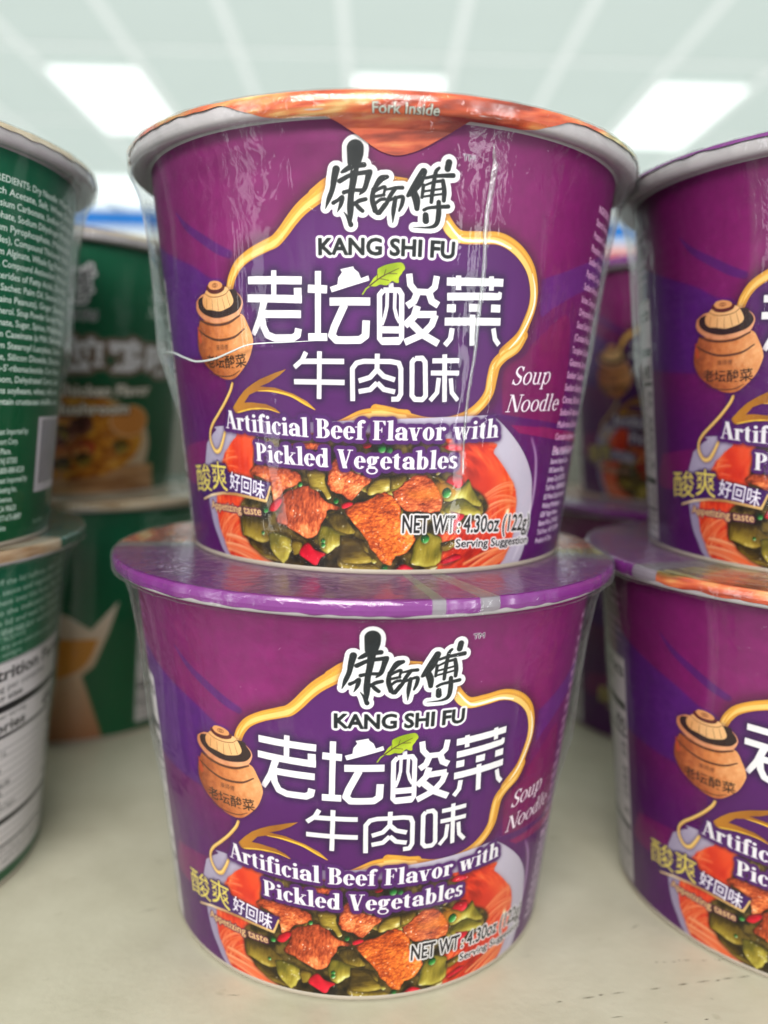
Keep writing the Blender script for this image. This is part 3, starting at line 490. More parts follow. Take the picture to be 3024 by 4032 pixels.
def purple_label():
    A = Art(rgb(112, 28, 92))
    n = noise2(AH, AW, 120, 60, 2, 1)*0.05
    # ground: magenta above, violet towards the base and behind the panel, a pale magenta cloud left and right of the emblem
    v = np.clip((640-YY)/360+n*2, 0, 1)[..., None]; A.c = rgb(108, 20, 84)*(1-v)+rgb(80, 18, 90)*v
    cl = np.exp(-((XX+330)/150)**2-((YY-740)/170)**2)+np.exp(-((XX-330)/140)**2-((YY-800)/190)**2); A.c += (cl*0.05)[..., None]*rgb(255, 120, 190)
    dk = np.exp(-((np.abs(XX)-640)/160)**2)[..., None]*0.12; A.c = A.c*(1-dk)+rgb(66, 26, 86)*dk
    A.grow(polys(D['violetL']), 2, rgb(74, 26, 106), 0.85, soft=3)
    A.grow(polys(D['pinkR']), 0, rgb(118, 20, 80), 0.8, soft=2); A.grow(polys(D['pinkL']), 0, rgb(132, 26, 92), 0.6, soft=2)
    A.grow(polys(D['bandR']), 0, rgb(92, 36, 112), 0.85, soft=2)
    A.grow(polys(D['stripeR'], False), 0, rgb(76, 18, 92), 0.9, soft=1); A.grow(polys(D['pink2R'], False), 0, rgb(140, 20, 84), 0.8, soft=1)
    A.grow(strokes(D['band'], smooth=True), 0, rgb(70, 26, 100), 0.75, soft=2)
    hs = noise2(AH, AW, 6, 6, 2, 31); A.c *= (1+0.02*hs)[..., None]
    rb = strokes(D['ribbon1']+D['ribbon2'], smooth=True); ins = polys(D['inside'])
    A.grow(np.maximum(rb, 0), 12, rgb(52, 22, 30), 0.62, soft=13)
    A.paint(ins, rgb(78, 20, 92))
    g2 = np.exp(-((XX)/260)**2-((YY-610)/60)**2)[..., None]*ins[..., None]*0.35; A.c = A.c*(1-g2)+rgb(98, 38, 116)*g2
    # title glow first, ribbon over it
    A.grow(strokes(D['ribbon1']+D['ribbon2'], smooth=True), 3, rgb(48, 20, 40), 0.5, soft=5)
    gold = strokes(D['ribbon1']+D['ribbon2'], smooth=True, scale=1.2)
    A.paint(gold, rgb(208, 144, 54)); A.paint(strokes(D['ribbon1']+D['ribbon2'], smooth=True, scale=0.55, dx=-4, dy=-5), rgb(240, 192, 106))
    A.paint(strokes(D['ribbon1']+D['ribbon2'], smooth=True, scale=0.22, dx=2, dy=7), rgb(222, 160, 60)); A.paint(strokes(D['ribbonhi'], smooth=True), rgb(250, 240, 214))
    kanji_black(A)
    kg = mask(lambda l: text(l, 'KANG SHI FU', -133, 147, 702, 34, off=0.022)); A.grow(kg, 6, W_); A.grow(kg, 1.3, rgb(18, 21, 24))
    tm = mask(lambda l: text(l, 'TM', 150, 176, 896, 12, off=0.01)); A.grow(tm, 1.8, rgb(214, 200, 210)); A.paint(tm, rgb(60, 50, 60))
    # title
    tt = np.maximum(strokes(D['title'], cap=False, smooth=False, scale=1.03), polys(D['hat'], False))
    A.grow(tt, 7, rgb(34, 14, 52), 0.85, soft=7); A.paint(tt, W_)
    lf = polys(D['leaf']); A.grow(np.maximum(lf, strokes(D['leafstem'])), 2, rgb(40, 18, 60), 0.7, soft=3)
    A.paint(lf, ramp(0.5+0.25*noise2(AH, AW, 8, 8, 1, 4), [(0, rgb(130, 150, 20)), (1, rgb(186, 200, 50))])); A.paint(strokes(D['leafstem']), rgb(140, 160, 40)); A.paint(strokes(D['leafvein'], smooth=True), rgb(70, 44, 30))
    # bowl of noodles
    A.grow(polys(D['bowl']), 4, rgb(60, 20, 80), 0.5, soft=6)
    bw = polys(D['bowl']); u = np.clip((XX-60)/500, -1, 1)
    A.paint(bw, ramp(0.5+0.3*u+0.1*noise2(AH, AW, 30, 60, 2, 5), [(0, rgb(150, 138, 168)), (.5, rgb(176, 166, 186)), (1, rgb(196, 186, 200))]))
    A.grow(mask(lambda l: l.stroke([(412, 318), (440, 270), (452, 200), (446, 130), (420, 60), (400, 20)], [4, 7, 9, 8, 6, 4], smooth=True)), 0, rgb(226, 220, 228), 0.7, soft=3)
    sp = polys(D['soup']); cx, cy = 40., 150.; rr = np.hypot((XX-cx)/1.35, YY-cy); aa = np.arctan2(YY-cy, (XX-cx)/1.35)
    tab = noise2(256, 512, 5, 1.2, 2, 9); ri = np.clip((rr*0.62).astype(int), 0, 255); ai = ((aa+np.pi)/(2*np.pi)*511).astype(int)
    nd = fft_gauss(tab[ri, ai], 1.2); big = noise2(AH, AW, 22, 22, 2, 11)
    vv = 0.45+0.12*big+0.17*np.clip(nd, -1, 2.5)*np.clip(0.55+0.5*noise2(AH, AW, 26, 26, 1, 12), 0, 1)
    A.paint(sp, ramp(vv, [(0, rgb(150, 24, 14)), (.35, rgb(204, 46, 24)), (.55, rgb(224, 74, 36)), (.75, rgb(234, 122, 70)), (.9, rgb(240, 166, 112)), (1, rgb(250, 214, 170))]))
    rim = np.clip(fft_gauss(sp, 6*K), 0, 1)*(1-sp); A.paint(rim.astype(np.float32), rgb(120, 60, 60), 0.5)
    def noodle_bunch(seed, xc, yc, w, h, n, ang, cols):
        r = np.random.default_rng(seed)
        for i in range(n):
            off = (i/(n-1)-.5)*h+r.normal()*2; ph = r.uniform(-.3, .3); a = ang+r.normal()*.1
            pts = []
            for t in np.linspace(-.5, .5, 7):
                x = t*w*r.uniform(.95, 1.02); y = off+18*math.cos(t*2.6+ph)-10
                pts.append((xc+x*math.cos(a)-y*math.sin(a), yc+x*math.sin(a)+y*math.cos(a)))
            m = mask(lambda l: l.stroke(pts, 7, smooth=True))*sp; A.grow(m, 1.5, rgb(184, 46, 20), 0.35, soft=2.5); A.grow(m, 0, cols[i % len(cols)], 0.75, soft=1.6)
            A.paint(mask(lambda l: l.stroke([(x-1, y+1.5) for x, y in pts], [.5, 1.8, 2, 1.2, .6, 1.5, .4], smooth=True))*sp, rgb(255, 214, 176), 0.38)
    NC = [rgb(232, 112, 66), rgb(224, 90, 44), rgb(238, 146, 96)]
    noodle_bunch(1, -430, 76, 120, 60, 8, 0.9, NC); noodle_bunch(2, -360, 28, 190, 40, 7, -0.25, [rgb(240, 170, 120), rgb(232, 130, 84), rgb(236, 110, 60)])
    noodle_bunch(3, 330, 26, 190, 44, 7, 0.3, [rgb(240, 160, 100), rgb(230, 110, 60), rgb(238, 140, 86)]); noodle_bunch(4, 340, 175, 120, 60, 7, 0.1, NC)
    noodle_bunch(5, 350, 285, 150, 40, 5, -0.4, [rgb(224, 70, 34), rgb(230, 92, 48)]); noodle_bunch(6, -440, 250, 120, 60, 5, 0.5, [rgb(226, 76, 38), rgb(232, 100, 60)])
    pot = polys(D['pot']); A.grow(pot, 4, rgb(60, 34, 12), 1.0, soft=3); A.paint(pot, ramp(0.5+0.3*noise2(AH, AW, 7, 7, 3, 14), [(0, rgb(18, 12, 4)), (.5, rgb(50, 38, 12)), (1, rgb(104, 84, 34))]))
    r = np.random.default_rng(5)
    for i in range(40):          # shreds of pickled greens filling the gaps
        x = r.uniform(-300, 330); y = r.uniform(15, 300)
        if pot[int(y*K), int((x-XMIN)*K)] < .5: continue
        a = r.uniform(0, 3.14); l_ = r.uniform(18, 40); w = r.uniform(8, 17); q = [(x+l_*math.cos(a+b)*c_-w*math.sin(a+b)*s_, y+l_*math.sin(a+b)*c_*.8+w*math.cos(a+b)*s_) for b, c_, s_ in ((0, 1, 0), (0.2, .3, 1), (0, -1, .1), (.1, -.2, -1))]
        food_piece(A, q, VEG if r.random() < .75 else VEGL, 100+i, rough=.8, fib=(1.5, 4), round_=4, spark=.5, jag=1)
    def vegs():
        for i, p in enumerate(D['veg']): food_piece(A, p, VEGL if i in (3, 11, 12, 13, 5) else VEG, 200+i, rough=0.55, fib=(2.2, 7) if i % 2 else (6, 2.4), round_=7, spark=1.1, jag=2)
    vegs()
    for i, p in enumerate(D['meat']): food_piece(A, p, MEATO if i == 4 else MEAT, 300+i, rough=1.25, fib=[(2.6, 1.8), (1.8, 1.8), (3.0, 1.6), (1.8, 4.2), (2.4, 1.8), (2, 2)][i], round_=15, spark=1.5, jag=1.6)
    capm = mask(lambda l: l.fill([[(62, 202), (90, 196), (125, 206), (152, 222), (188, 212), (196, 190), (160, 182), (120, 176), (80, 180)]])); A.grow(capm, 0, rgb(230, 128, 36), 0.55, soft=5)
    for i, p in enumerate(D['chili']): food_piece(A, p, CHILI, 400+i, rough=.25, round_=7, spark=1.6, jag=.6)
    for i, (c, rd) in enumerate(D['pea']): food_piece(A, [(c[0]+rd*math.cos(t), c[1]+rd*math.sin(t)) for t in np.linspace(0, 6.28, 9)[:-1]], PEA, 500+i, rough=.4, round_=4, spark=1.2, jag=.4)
    # thin glints on the greens
    for i in range(46):
        x = r.uniform(-290, 320); y = r.uniform(20, 230); a = r.uniform(0, 3.1); l_ = r.uniform(2, 6)
        A.paint(mask(lambda l: l.stroke([(x, y), (x+l_*math.cos(a), y+l_*math.sin(a))], [.6, 1.9, .6][:2]))*pot, rgb(250, 244, 225), 0.75)
    # gold cord, arrow flourish and jar
    ar = polys(D['arrow'], False); A.grow(ar, 2, rgb(50, 20, 60), 0.5, soft=4); A.paint(ar, ramp((XX+400)/260, [(0, rgb(196, 130, 40)), (.5, rgb(150, 92, 30)), (1, rgb(206, 150, 50))])); A.paint(strokes(D['arrowhi'], smooth=True), rgb(240, 190, 60))
    cd = strokes(D['cord'], smooth=True); A.grow(cd, 2, rgb(40, 20, 40), 0.6, soft=5); A.paint(cd, rgb(216, 164, 78)); A.paint(strokes(D['cord'], smooth=True, scale=.35, dx=-1.5), rgb(240, 206, 130))
    jb = polys(D['jar_body']); A.grow(np.maximum(jb, polys(D['jar_lip'])), 2, rgb(48, 18, 44), 0.7, soft=7)
    b = A.bb(jb); nj = noise2(AH, AW, 4, 4, 3, 20)
    sx = np.clip((XX+500)/190, 0, 1)
    A.paint(jb, ramp(0.80*sx+0.06+0.05*nj-0.25*np.clip((500-YY)/70, 0, 1), [(0, rgb(112, 52, 30)), (.3, rgb(172, 92, 50)), (.6, rgb(206, 126, 72)), (1, rgb(238, 178, 124))]))
    A.paint(strokes([([(-486, 560), (-480, 530)], [6, 12])], smooth=True), rgb(196, 70, 44), 0.6)
    A.paint(polys(D['jar_lip']), ramp(0.5+0.06*nj+(XX+450)/260, [(0, rgb(170, 96, 62)), (1, rgb(226, 160, 118))])); A.paint(polys(D['jar_well']), rgb(46, 30, 30))
    A.paint(polys(D['jar_lid']), ramp(0.5+0.05*nj+(XX+440)/120, [(0, rgb(186, 120, 72)), (.5, rgb(216, 156, 100)), (1, rgb(232, 180, 124))])); A.paint(strokes(D['jar_rib'], smooth=True), rgb(120, 74, 40)); A.paint(strokes(D['jar_dark'], smooth=True), rgb(84, 48, 34))
    A.paint(polys(D['jar_knobd']), rgb(84, 34, 34)); A.paint(polys(D['jar_knob']), rgb(214, 146, 92))
    kn = polys(D['jar_knob']); bb = A.bb(kn); kx = (bb[1].start+bb[1].stop)/2/K+XMIN; ky = (bb[0].start+bb[0].stop)/2/K
    A.paint(strokes([([(kx+9*math.cos(t), ky+4*math.sin(t)) for t in np.linspace(0, 6.28, 16)], 1.6)]), rgb(130, 70, 40)); A.paint(strokes([([(kx+4*math.cos(t), ky+2*math.sin(t)) for t in np.linspace(0, 6.28, 12)], 1.6)]), rgb(130, 70, 40))
    cvj = lambda X: 0.0009*(X+392)**2
    A.paint(mask(lambda l: text(l, '老坛酸菜', -462, -322, 464, 30, off=0.012, ref=None, curve=cvj)), rgb(56, 34, 26))
    A.paint(mask(lambda l: text(l, '康師傅', -418, -376, 506, 13, off=0.0, ref=None)), rgb(90, 50, 34))
    # flavour name
    c1 = lambda X: 1.0e-4*(X+20)**2; c2 = lambda X: 0.9e-4*(X+20)**2
    fl = mask(lambda l: (serif(l, 'Artificial Beef Flavor with', -409, 296, 311.5, 43, curve=c1), serif(l, 'Pickled Vegetables', -313, 192, 246.5, 42, curve=c2)))
    A.grow(fl, 11, rgb(40, 16, 54), 0.7, soft=4, dy=-2); A.grow(fl, 9, rgb(74, 26, 94)); A.paint(fl, rgb(226, 221, 226))
    sn = mask(lambda l: (serif(l, 'Soup', 318, 452, 441, 42, font=SR, slant=.25, y1=448), serif(l, 'Noodle', 308, 508, 379, 40, font=SR, slant=.25, y1=386)))
    A.grow(sn, 3, rgb(90, 14, 70), 0.6, soft=3); A.paint(sn, rgb(240, 226, 236))
    # badge
    bd = polys(D['badge'], False); A.grow(bd, 3, rgb(26, 10, 30), 0.85, soft=4); A.paint(bd, rgb(62, 24, 90))
    A.paint(strokes(D['badgegold'], cap=False, scale=1.25), ramp((XX+590)/300, [(0, rgb(190, 150, 96)), (.3, rgb(236, 210, 170)), (.6, rgb(170, 120, 70)), (1, rgb(220, 180, 110))]))
    y1_ = mask(lambda l: (text(l, '酸', -590, -497, 158, 70, off=0.0, ref=None, y1=166), text(l, '爽', -492, -422, 172, 72, off=0.0, ref=None)))
    A.grow(y1_, 4, rgb(60, 24, 90)); A.paint(y1_, rgb(228, 208, 96))
    A.paint(mask(lambda l: text(l, '好回味', -414, -296, 180, 44, off=0.008, ref=None, y1=162, rot=True)), rgb(236, 230, 240))
    ap = mask(lambda l: text(l, 'Appetizing taste', -508, -308, 124, 20, off=0.008)); A.grow(ap, 4, rgb(92, 34, 70), .9); A.paint(ap, rgb(232, 192, 130))
    nw = mask(lambda l: (text(l, 'NET WT', 62, 198, 101, 42, off=0.014, y1=100), text(l, ':', 206, 212, 100, 34, off=0.02), text(l, '4.30oz', 222, 332, 99, 41, off=0.014, y1=97), text(l, '(122g)', 344, 450, 96, 41, off=0.014, y1=93)))
    A.grow(nw, 4.2, rgb(226, 220, 222)); A.grow(nw, .7, rgb(20, 16, 20))
    ss_ = mask(lambda l: text(l, 'Serving Suggestion', 204, 452, 64, 20, off=0.014, y1=58)); A.grow(ss_, 4, rgb(226, 220, 222)); A.grow(ss_, .5, rgb(20, 16, 20))
    # side text and facts panel
    xs = lambda y: 494+0.1*(y-59)+4
    A.paint(mask(lambda l: side_text(l, INGR, xs, 862, 30.5, 17, right=lambda y: xs(y)+330, off=0.018, bold=(0,))), rgb(226, 176, 212), 1)
    A.paint(mask(lambda l: side_text(l, ADDR, xs, 355-80, 22.4, 14, off=0.014)), rgb(240, 222, 242), 1)
    A.paint(strokes([([(470+k*22, 400+j*14), (500+k*18, 440+j*10), (505+k*14, 500+j*8), (540+k*6, 530-j*6)], 1.4) for k, j in ((0, 0), (1, 1), (2, -1))], smooth=True), rgb(80, 20, 80), .7)
    nutrition(A, -1065, -703, 20, 700)
    A.paint(mask(lambda l: side_text(l, ["Directions:", "1. Peel off the lid halfway, take out the", "powder, sauce and vegetable sachets, and", "empty them into the bowl.", "2. Pour boiling water to the inside line,", "close the lid and wait 3 minutes.", "3. Open the lid, stir well and serve."], -1065, 900, 26, 15, right=lambda y: -715)), rgb(206, 150, 190), .85)
    barcode(A, 1180, 1500, 150, 350)
    return lin(np.clip(A.c, 0, 1))

def green_label():
    A = Art(rgb(14, 78, 48)); n = noise2(AH, AW, 90, 40, 2, 61)
    A.c = A.c*(1+0.05*n[..., None]); f = np.clip((YY-300)/700, 0, 1)[..., None]; A.c = rgb(14, 80, 46)*(1-f)+rgb(24, 98, 70)*f
    kanji_black(A, dx=-60, dy=-16)
    kg = mask(lambda l: text(l, 'KANG SHI FU', -190, 88, 680, 34, off=0.022)); A.grow(kg, 5, rgb(200, 196, 198)); A.paint(kg, rgb(60, 70, 66))
    # bowl with chicken, mushroom and yellow noodles
    bx = lambda t: (-30+400*math.cos(t), 195+215*math.sin(t))
    A.paint(polys([[bx(t) for t in np.linspace(0, 6.28, 30)[:-1]]]), ramp(.5+(XX+30)/700, [(0, rgb(150, 116, 84)), (1, rgb(196, 170, 140))]))
    A.paint(mask(lambda l: l.fill([[(-480, 0), (430, 0), (400, 120), (-450, 120)]])), ramp(0.5+0.2*noise2(AH, AW, 40, 10, 2, 66), [(0, rgb(140, 92, 56)), (1, rgb(206, 160, 110))]))
    sp = polys([[(-30+355*math.cos(t), 235+165*math.sin(t)) for t in np.linspace(0, 6.28, 30)[:-1]]])
    A.paint(sp, ramp(.5+.22*noise2(AH, AW, 12, 5, 3, 62), [(0, rgb(120, 60, 16)), (.5, rgb(190, 116, 30)), (1, rgb(226, 168, 60))]))
    r = np.random.default_rng(8); CH = [(0, rgb(90, 34, 14)), (.5, rgb(186, 104, 48)), (.8, rgb(220, 160, 96)), (1, rgb(245, 220, 180))]; MU = [(0, rgb(30, 14, 10)), (.5, rgb(90, 46, 34)), (.8, rgb(150, 96, 70)), (1, rgb(220, 190, 160))]
    for i in range(26):
        a = r.uniform(0, 6.28); q = r.uniform(.1, .85); x = -30+300*q*math.cos(a); y = 235+130*q*math.sin(a); s_ = r.uniform(28, 52)
        food_piece(A, [(x+s_*math.cos(t)*r.uniform(.8, 1.2), y+s_*.7*math.sin(t)*r.uniform(.8, 1.2)) for t in np.linspace(0, 6.28, 8)[:-1]], [CH, MU, VEG, CHILI][int(r.choice([0, 0, 1, 1, 2, 3]))], 600+i, round_=9, spark=.5)
    m = polys([[(250+95*math.cos(t), 300+60*math.sin(t)) for t in np.linspace(0, 6.28, 14)[:-1]]]); A.grow(m, 4, rgb(226, 196, 150)); A.paint(m, rgb(206, 132, 60))
    # brush title and flavour lines
    t = mask(lambda l: [text(l, c, x-76, x+76, 492+dy, 125, off=0.03, ref=None) for c, x, dy in (('香', -307, 0), ('菇', -132, 6), ('炖', 43, -4), ('鸡', 218, 2), ('味', 393, -8))])
    A.grow(t, 20, rgb(124, 106, 92), 1, soft=3); A.grow(t, 2, rgb(226, 222, 226))
    c1 = lambda X: 1.0e-4*(X+20)**2
    fl = mask(lambda l: (text(l, 'Artificial Chicken Flavor', -330, 350, 395, 44, off=0.03, curve=c1), text(l, 'with Mushroom', -250, 240, 325, 44, off=0.03, curve=c1)))
    A.grow(fl, 8, rgb(96, 78, 50), .8, soft=2); A.paint(fl, rgb(232, 226, 214))
    sn = mask(lambda l: (serif(l, 'Soup', 318, 452, 780, 42, font=SR, slant=.25), serif(l, 'Noodle', 308, 508, 715, 40, font=SR, slant=.25))); A.paint(sn, rgb(220, 226, 220))
    # ingredients
    A.paint(mask(lambda l: side_text(l, INGR, 620, 892, 27.6, 16.5, right=lambda y: 1010, off=0.016, bold=(0, 18, 19))), rgb(222, 232, 224), 1)
    A.paint(mask(lambda l: side_text(l, ADDR, 620, 292, 25, 15.5, off=0.014)), rgb(220, 230, 222), 1)
    A.paint(mask(lambda l: text(l, 'Best Before:', 880, None, 42, 14)), rgb(186, 204, 190), .9)
    barcode(A, 868, 1130, 130, 335)
    # directions and facts panel
    nutrition(A, -1210, -760, 45, 682)
    A.paint(polys([[(-1293, 590), (-1330, 470), (-1390, 330), (-1440, 290), (-1400, 150), (-1360, 10), (-1780, 10), (-1780, 560), (-1600, 600), (-1480, 540), (-1400, 480)]], False), ramp((YY)/600, [(0, rgb(150, 96, 62)), (.45, rgb(196, 160, 128)), (1, rgb(214, 200, 186))]))
    A.paint(polys([[(-1370, 440), (-1420, 340), (-1520, 290), (-1770, 270), (-1770, 450), (-1600, 455)]]), rgb(196, 128, 40))
    A.paint(mask(lambda l: (side_text(l, ["Directions:", "1. Peel off the lid halfway, take out the", "powder, sauce and vegetable sachets,", "empty them into the bowl. Pour hot", "water to the indicated line inside,", "close the lid and wait for 3 minutes.", "2. Open the lid, stir well and serve."], -1210, 925, 28, 16.5, right=lambda y: -780, off=0.004), text(l, 'CAUTION: HOT WATER MAY SCALD', -1240, -1000, 758, 16), text(l, 'DO NOT MICROWAVE', -1160, -1010, 738, 15), text(l, 'Store in a dry and cool place away from', -1210, -800, 716, 14), text(l, 'direct sunlight.', -1160, -1020, 694, 14))), rgb(176, 196, 182), .95)
    return lin(np.clip(A.c, 0, 1))
R5, R6, R7, R8, R9, R10 = 0, 181, 31.5, 166, -20, 4
# ------------------------------------------------------------------ the shop around the bowls
m_ceil = plain('ceiling_tile', (0.74, 0.80, 0.775), 0.9, noise=0.03, nscale=3)
m_tbar = plain('ceiling_bar_paint', (0.97, 0.98, 0.97), 0.6)
def box(name, x0, x1, y0, y1, z0, z1, mat, parent=None, bev=0):
    bm = bmesh.new(); bmesh.ops.create_cube(bm, size=1)
    for v in bm.verts: v.co = Vector(((x0+x1)/2+v.co.x*(x1-x0), (y0+y1)/2+v.co.y*(y1-y0), (z0+z1)/2+v.co.z*(z1-z0)))
    if bev: bmesh.ops.bevel(bm, geom=bm.edges[:], offset=bev, segments=3, affect='EDGES', profile=0.6)
    me = bpy.data.meshes.new(name); bm.to_mesh(me); bm.free()
    return link_mesh(name, me, mat, parent)
CZ = 0.146+1.95
tag(box('ceiling', -8, 8, -5, 8.45, CZ, CZ+0.05, m_ceil), kind='structure')
m_lamp, N, L = new_mat('lit_light_diffuser'); b = N['Principled BSDF']; b.inputs['Base Color'].default_value = (.9, .9, .9, 1)
b.inputs['Emission Color'].default_value = (0.93, 1.0, 0.97, 1); b.inputs['Emission Strength'].default_value = 1.0
bm = bmesh.new()
for i in range(-12, 13):
    x = -0.21+0.61*i
    for v in bmesh.ops.create_cube(bm, size=1)['verts']: v.co = Vector((x+v.co.x*0.05, 1.7+v.co.y*13.4, CZ-0.004+v.co.z*0.008))
for j in range(-5, 8):
    y = 3.44+1.22*(j-0); 
    if y > 8.4 or y < -4.9: continue
    for v in bmesh.ops.create_cube(bm, size=1)['verts']: v.co = Vector((v.co.x*15.9, y+v.co.y*0.032, CZ-0.006+v.co.z*0.008))
me = bpy.data.meshes.new('ceiling_grid'); bm.to_mesh(me); bm.free()
tag(link_mesh('ceiling_grid', me, m_tbar), kind='structure')
WHERE = {(-3, 4): 'far ceiling light panel at upper left above the green bowls', (0, 4): 'ceiling light panel straight above the top middle bowl', (3, 4): 'large bright ceiling light panel at upper right'}
for i, j in [(i, j) for j in (-2, 1, 4) for i in (-6, -3, 0, 3, 6)]+[(i, 6) for i in range(-6, 7)]:
    if True:
        y = 4.88+1.22*(j-4); x = -0.21+0.61*i
        r = bpy.data.objects.new('ceiling_light', None); coll.objects.link(r); r.location = (x+0.305, y+0.61, CZ)
        inview = (i, j) in WHERE
        side = 'left' if i < 0 else ('right' if i > 0 else 'middle')
        lab = WHERE.get((i, j)) or ('lit ceiling panel by the far sign wall, %s bay %s of centre' % (['first', 'second', 'third', 'fourth', 'fifth', 'sixth'][max(abs(i)-1, 0)], side) if j == 6 and i else None) or ('lit ceiling panel in the middle of the far row by the sign wall' if j == 6 else None) or ('lit ceiling panel %s, %s%s' % ({-2: 'behind the camera', 1: 'overhead above the shelf', 4: 'in the first visible row'}[j], 'far ' if abs(i) == 6 else '', side))
        tag(r, lab, 'ceiling light', 'lit panels in the shop ceiling')
        fr = bmesh.new()
        for (a0, a1, c0, c1) in ((-.29, .29, -.60, -.575), (-.29, .29, .575, .60), (-.29, -.265, -.574, .574), (.265, .29, -.574, .574)):
            for v in bmesh.ops.create_cube(fr, size=1)['verts']: v.co = Vector(((a0+a1)/2+v.co.x*(a1-a0), (c0+c1)/2+v.co.y*(c1-c0), -0.018+v.co.z*0.014))
        me = bpy.data.meshes.new('frame'); fr.to_mesh(me); fr.free(); link_mesh('frame', me, m_tbar, r)
        box('diffuser', -.262, .262, -.572, .572, -0.021, -0.013, m_lamp, r)
# far wall with its blue sign band
m_wall = plain('wall_paint', (0.85, 0.9, 0.88), 0.8, noise=0.03, nscale=2)
tag(box('far_wall', -8, 8, 8.46, 8.6, 0.2, CZ+0.05, m_wall), kind='structure')
sg = bpy.data.objects.new('shop_sign', None); coll.objects.link(sg); sg.location = (0, 8.4, CZ-0.2)
tag(sg, 'long blue and white shop sign band high on the far wall', 'sign')
m_blue = plain('sign_blue', tuple(lin(rgb(0, 112, 196))), 0.6); m_white = plain('sign_white', (0.9, 0.9, 0.88), 0.5); m_red = plain('sign_red', tuple(lin(rgb(206, 60, 70))), 0.5)
m_cream = plain('sign_cream', (0.85, 0.80, 0.55), 0.5)
box('blue_band', -7.5, 7.5, 0, 0.03, -0.04, 0.15, m_blue, sg); box('white_band', -7.5, 7.5, 0, 0.03, -0.36, -0.042, m_white, sg); box('top_trim', -7.5, 7.5, -0.005, 0.03, 0.152, 0.175, m_cream, sg)
for x0, x1 in ((1.9, 2.9), (3.2, 4.0), (-3.4, -2.8)): box('red_patch', x0, x1, -0.012, -0.001, -0.22, -0.12, m_red, sg)

# ------------------------------------------------------------------ shelf
m, N, L = new_mat('cream_enamel_steel'); m_shelf = m; b = N['Principled BSDF']; tc = N.new('ShaderNodeTexCoord')
n = N.new('ShaderNodeTexNoise'); n.inputs['Scale'].default_value = 420; n.inputs['Detail'].default_value = 5
n0 = N.new('ShaderNodeTexNoise'); n0.inputs['Scale'].default_value = 26; n0.inputs['Detail'].default_value = 7; n0.inputs['Roughness'].default_value = 0.65
n3 = N.new('ShaderNodeTexNoise'); n3.inputs['Scale'].default_value = 130; n3.inputs['Detail'].default_value = 3
for q in (n, n0, n3): L.new(tc.outputs['Object'], q.inputs['Vector'])
cr = N.new('ShaderNodeValToRGB'); cr.color_ramp.elements[0].color = (*lin(rgb(176, 171, 150)), 1); cr.color_ramp.elements[1].color = (*lin(rgb(194, 190, 170)), 1)
cr.color_ramp.elements[0].position = .3; cr.color_ramp.elements[1].position = .7
L.new(n0.outputs['Fac'], cr.inputs[0])
sp = N.new('ShaderNodeMapRange'); sp.inputs[1].default_value = .70; sp.inputs[2].default_value = .86; L.new(n3.outputs['Fac'], sp.inputs[0])
mx = N.new('ShaderNodeMix'); mx.data_type = 'RGBA'; mx.inputs[7].default_value = (*lin(rgb(140, 134, 108)), 1); L.new(sp.outputs[0], mx.inputs[0]); L.new(cr.outputs[0], mx.inputs[6]); L.new(mx.outputs[2], b.inputs['Base Color'])
b.inputs['Roughness'].default_value = 0.38
bp = N.new('ShaderNodeBump'); bp.inputs['Strength'].default_value = 0.25; bp.inputs['Distance'].default_value = 0.0003; L.new(n.outputs['Fac'], bp.inputs['Height']); L.new(bp.outputs[0], b.inputs['Normal'])
tag(box('shelf', -0.62, 0.62, -0.16, 0.34, -0.02, -0.0004, m_shelf, bev=0.002), kind='structure')
tag(box('shelf_back_panel', -0.62, 0.62, 0.341, 0.349, -0.02, 0.148, plain('back_panel_paint', tuple(lin(rgb(104, 104, 94))), 0.5), bev=0.001), kind='structure')
# dashed scratches in the enamel
m_scr = plain('scratch_dark', tuple(lin(rgb(84, 76, 62))), 0.7)
r_ = random.Random(4); bm = bmesh.new()
for (ax, ay, bx_, by_), dens in (((0.0480, -0.0532, 0.102, -0.0425), .7), ((0.078, -0.0379, 0.103, -0.0362), .7), ((0.066, -0.061, 0.085, -0.058), .3)):
    t = 0
    while t < 1:
        l_ = r_.uniform(.02, .09)
        if r_.random() < dens:
            a = Vector((ax+(bx_-ax)*t, ay+(by_-ay)*t, 0)); c = Vector((ax+(bx_-ax)*min(1, t+l_), ay+(by_-ay)*min(1, t+l_), 0)); d = (c-a).normalized(); nn = Vector((-d.y, d.x, 0))*r_.uniform(.00008, .00022)
            j = Vector((0, r_.uniform(-.0003, .0003), 0))
            vs_ = [bm.verts.new(v) for v in (a+j, (a+c)/2-nn+j, c+j, (a+c)/2+nn+j)]
            for v in vs_: v.co.z = -0.00035
            bm.faces.new(vs_)
        t += l_+r_.uniform(.005, .04)
for q_ in range(60):
    a = Vector((r_.uniform(-.14, .16), r_.uniform(-.075, .2), -0.00035)); d = Vector((math.cos(r_.uniform(-.5, .5)), r_.uniform(-.6, .6), 0)).normalized()*r_.uniform(.0006, .006); nn = Vector((-d.y, d.x, 0)).normalized()*r_.uniform(.00004, .00012)
    bm.faces.new([bm.verts.new(v) for v in (a, a+d/2-nn, a+d, a+d/2+nn)])
me = bpy.data.meshes.new('scratches'); bm.to_mesh(me); bm.free()
tag(link_mesh('shelf_scratches', me, m_scr), kind='structure')

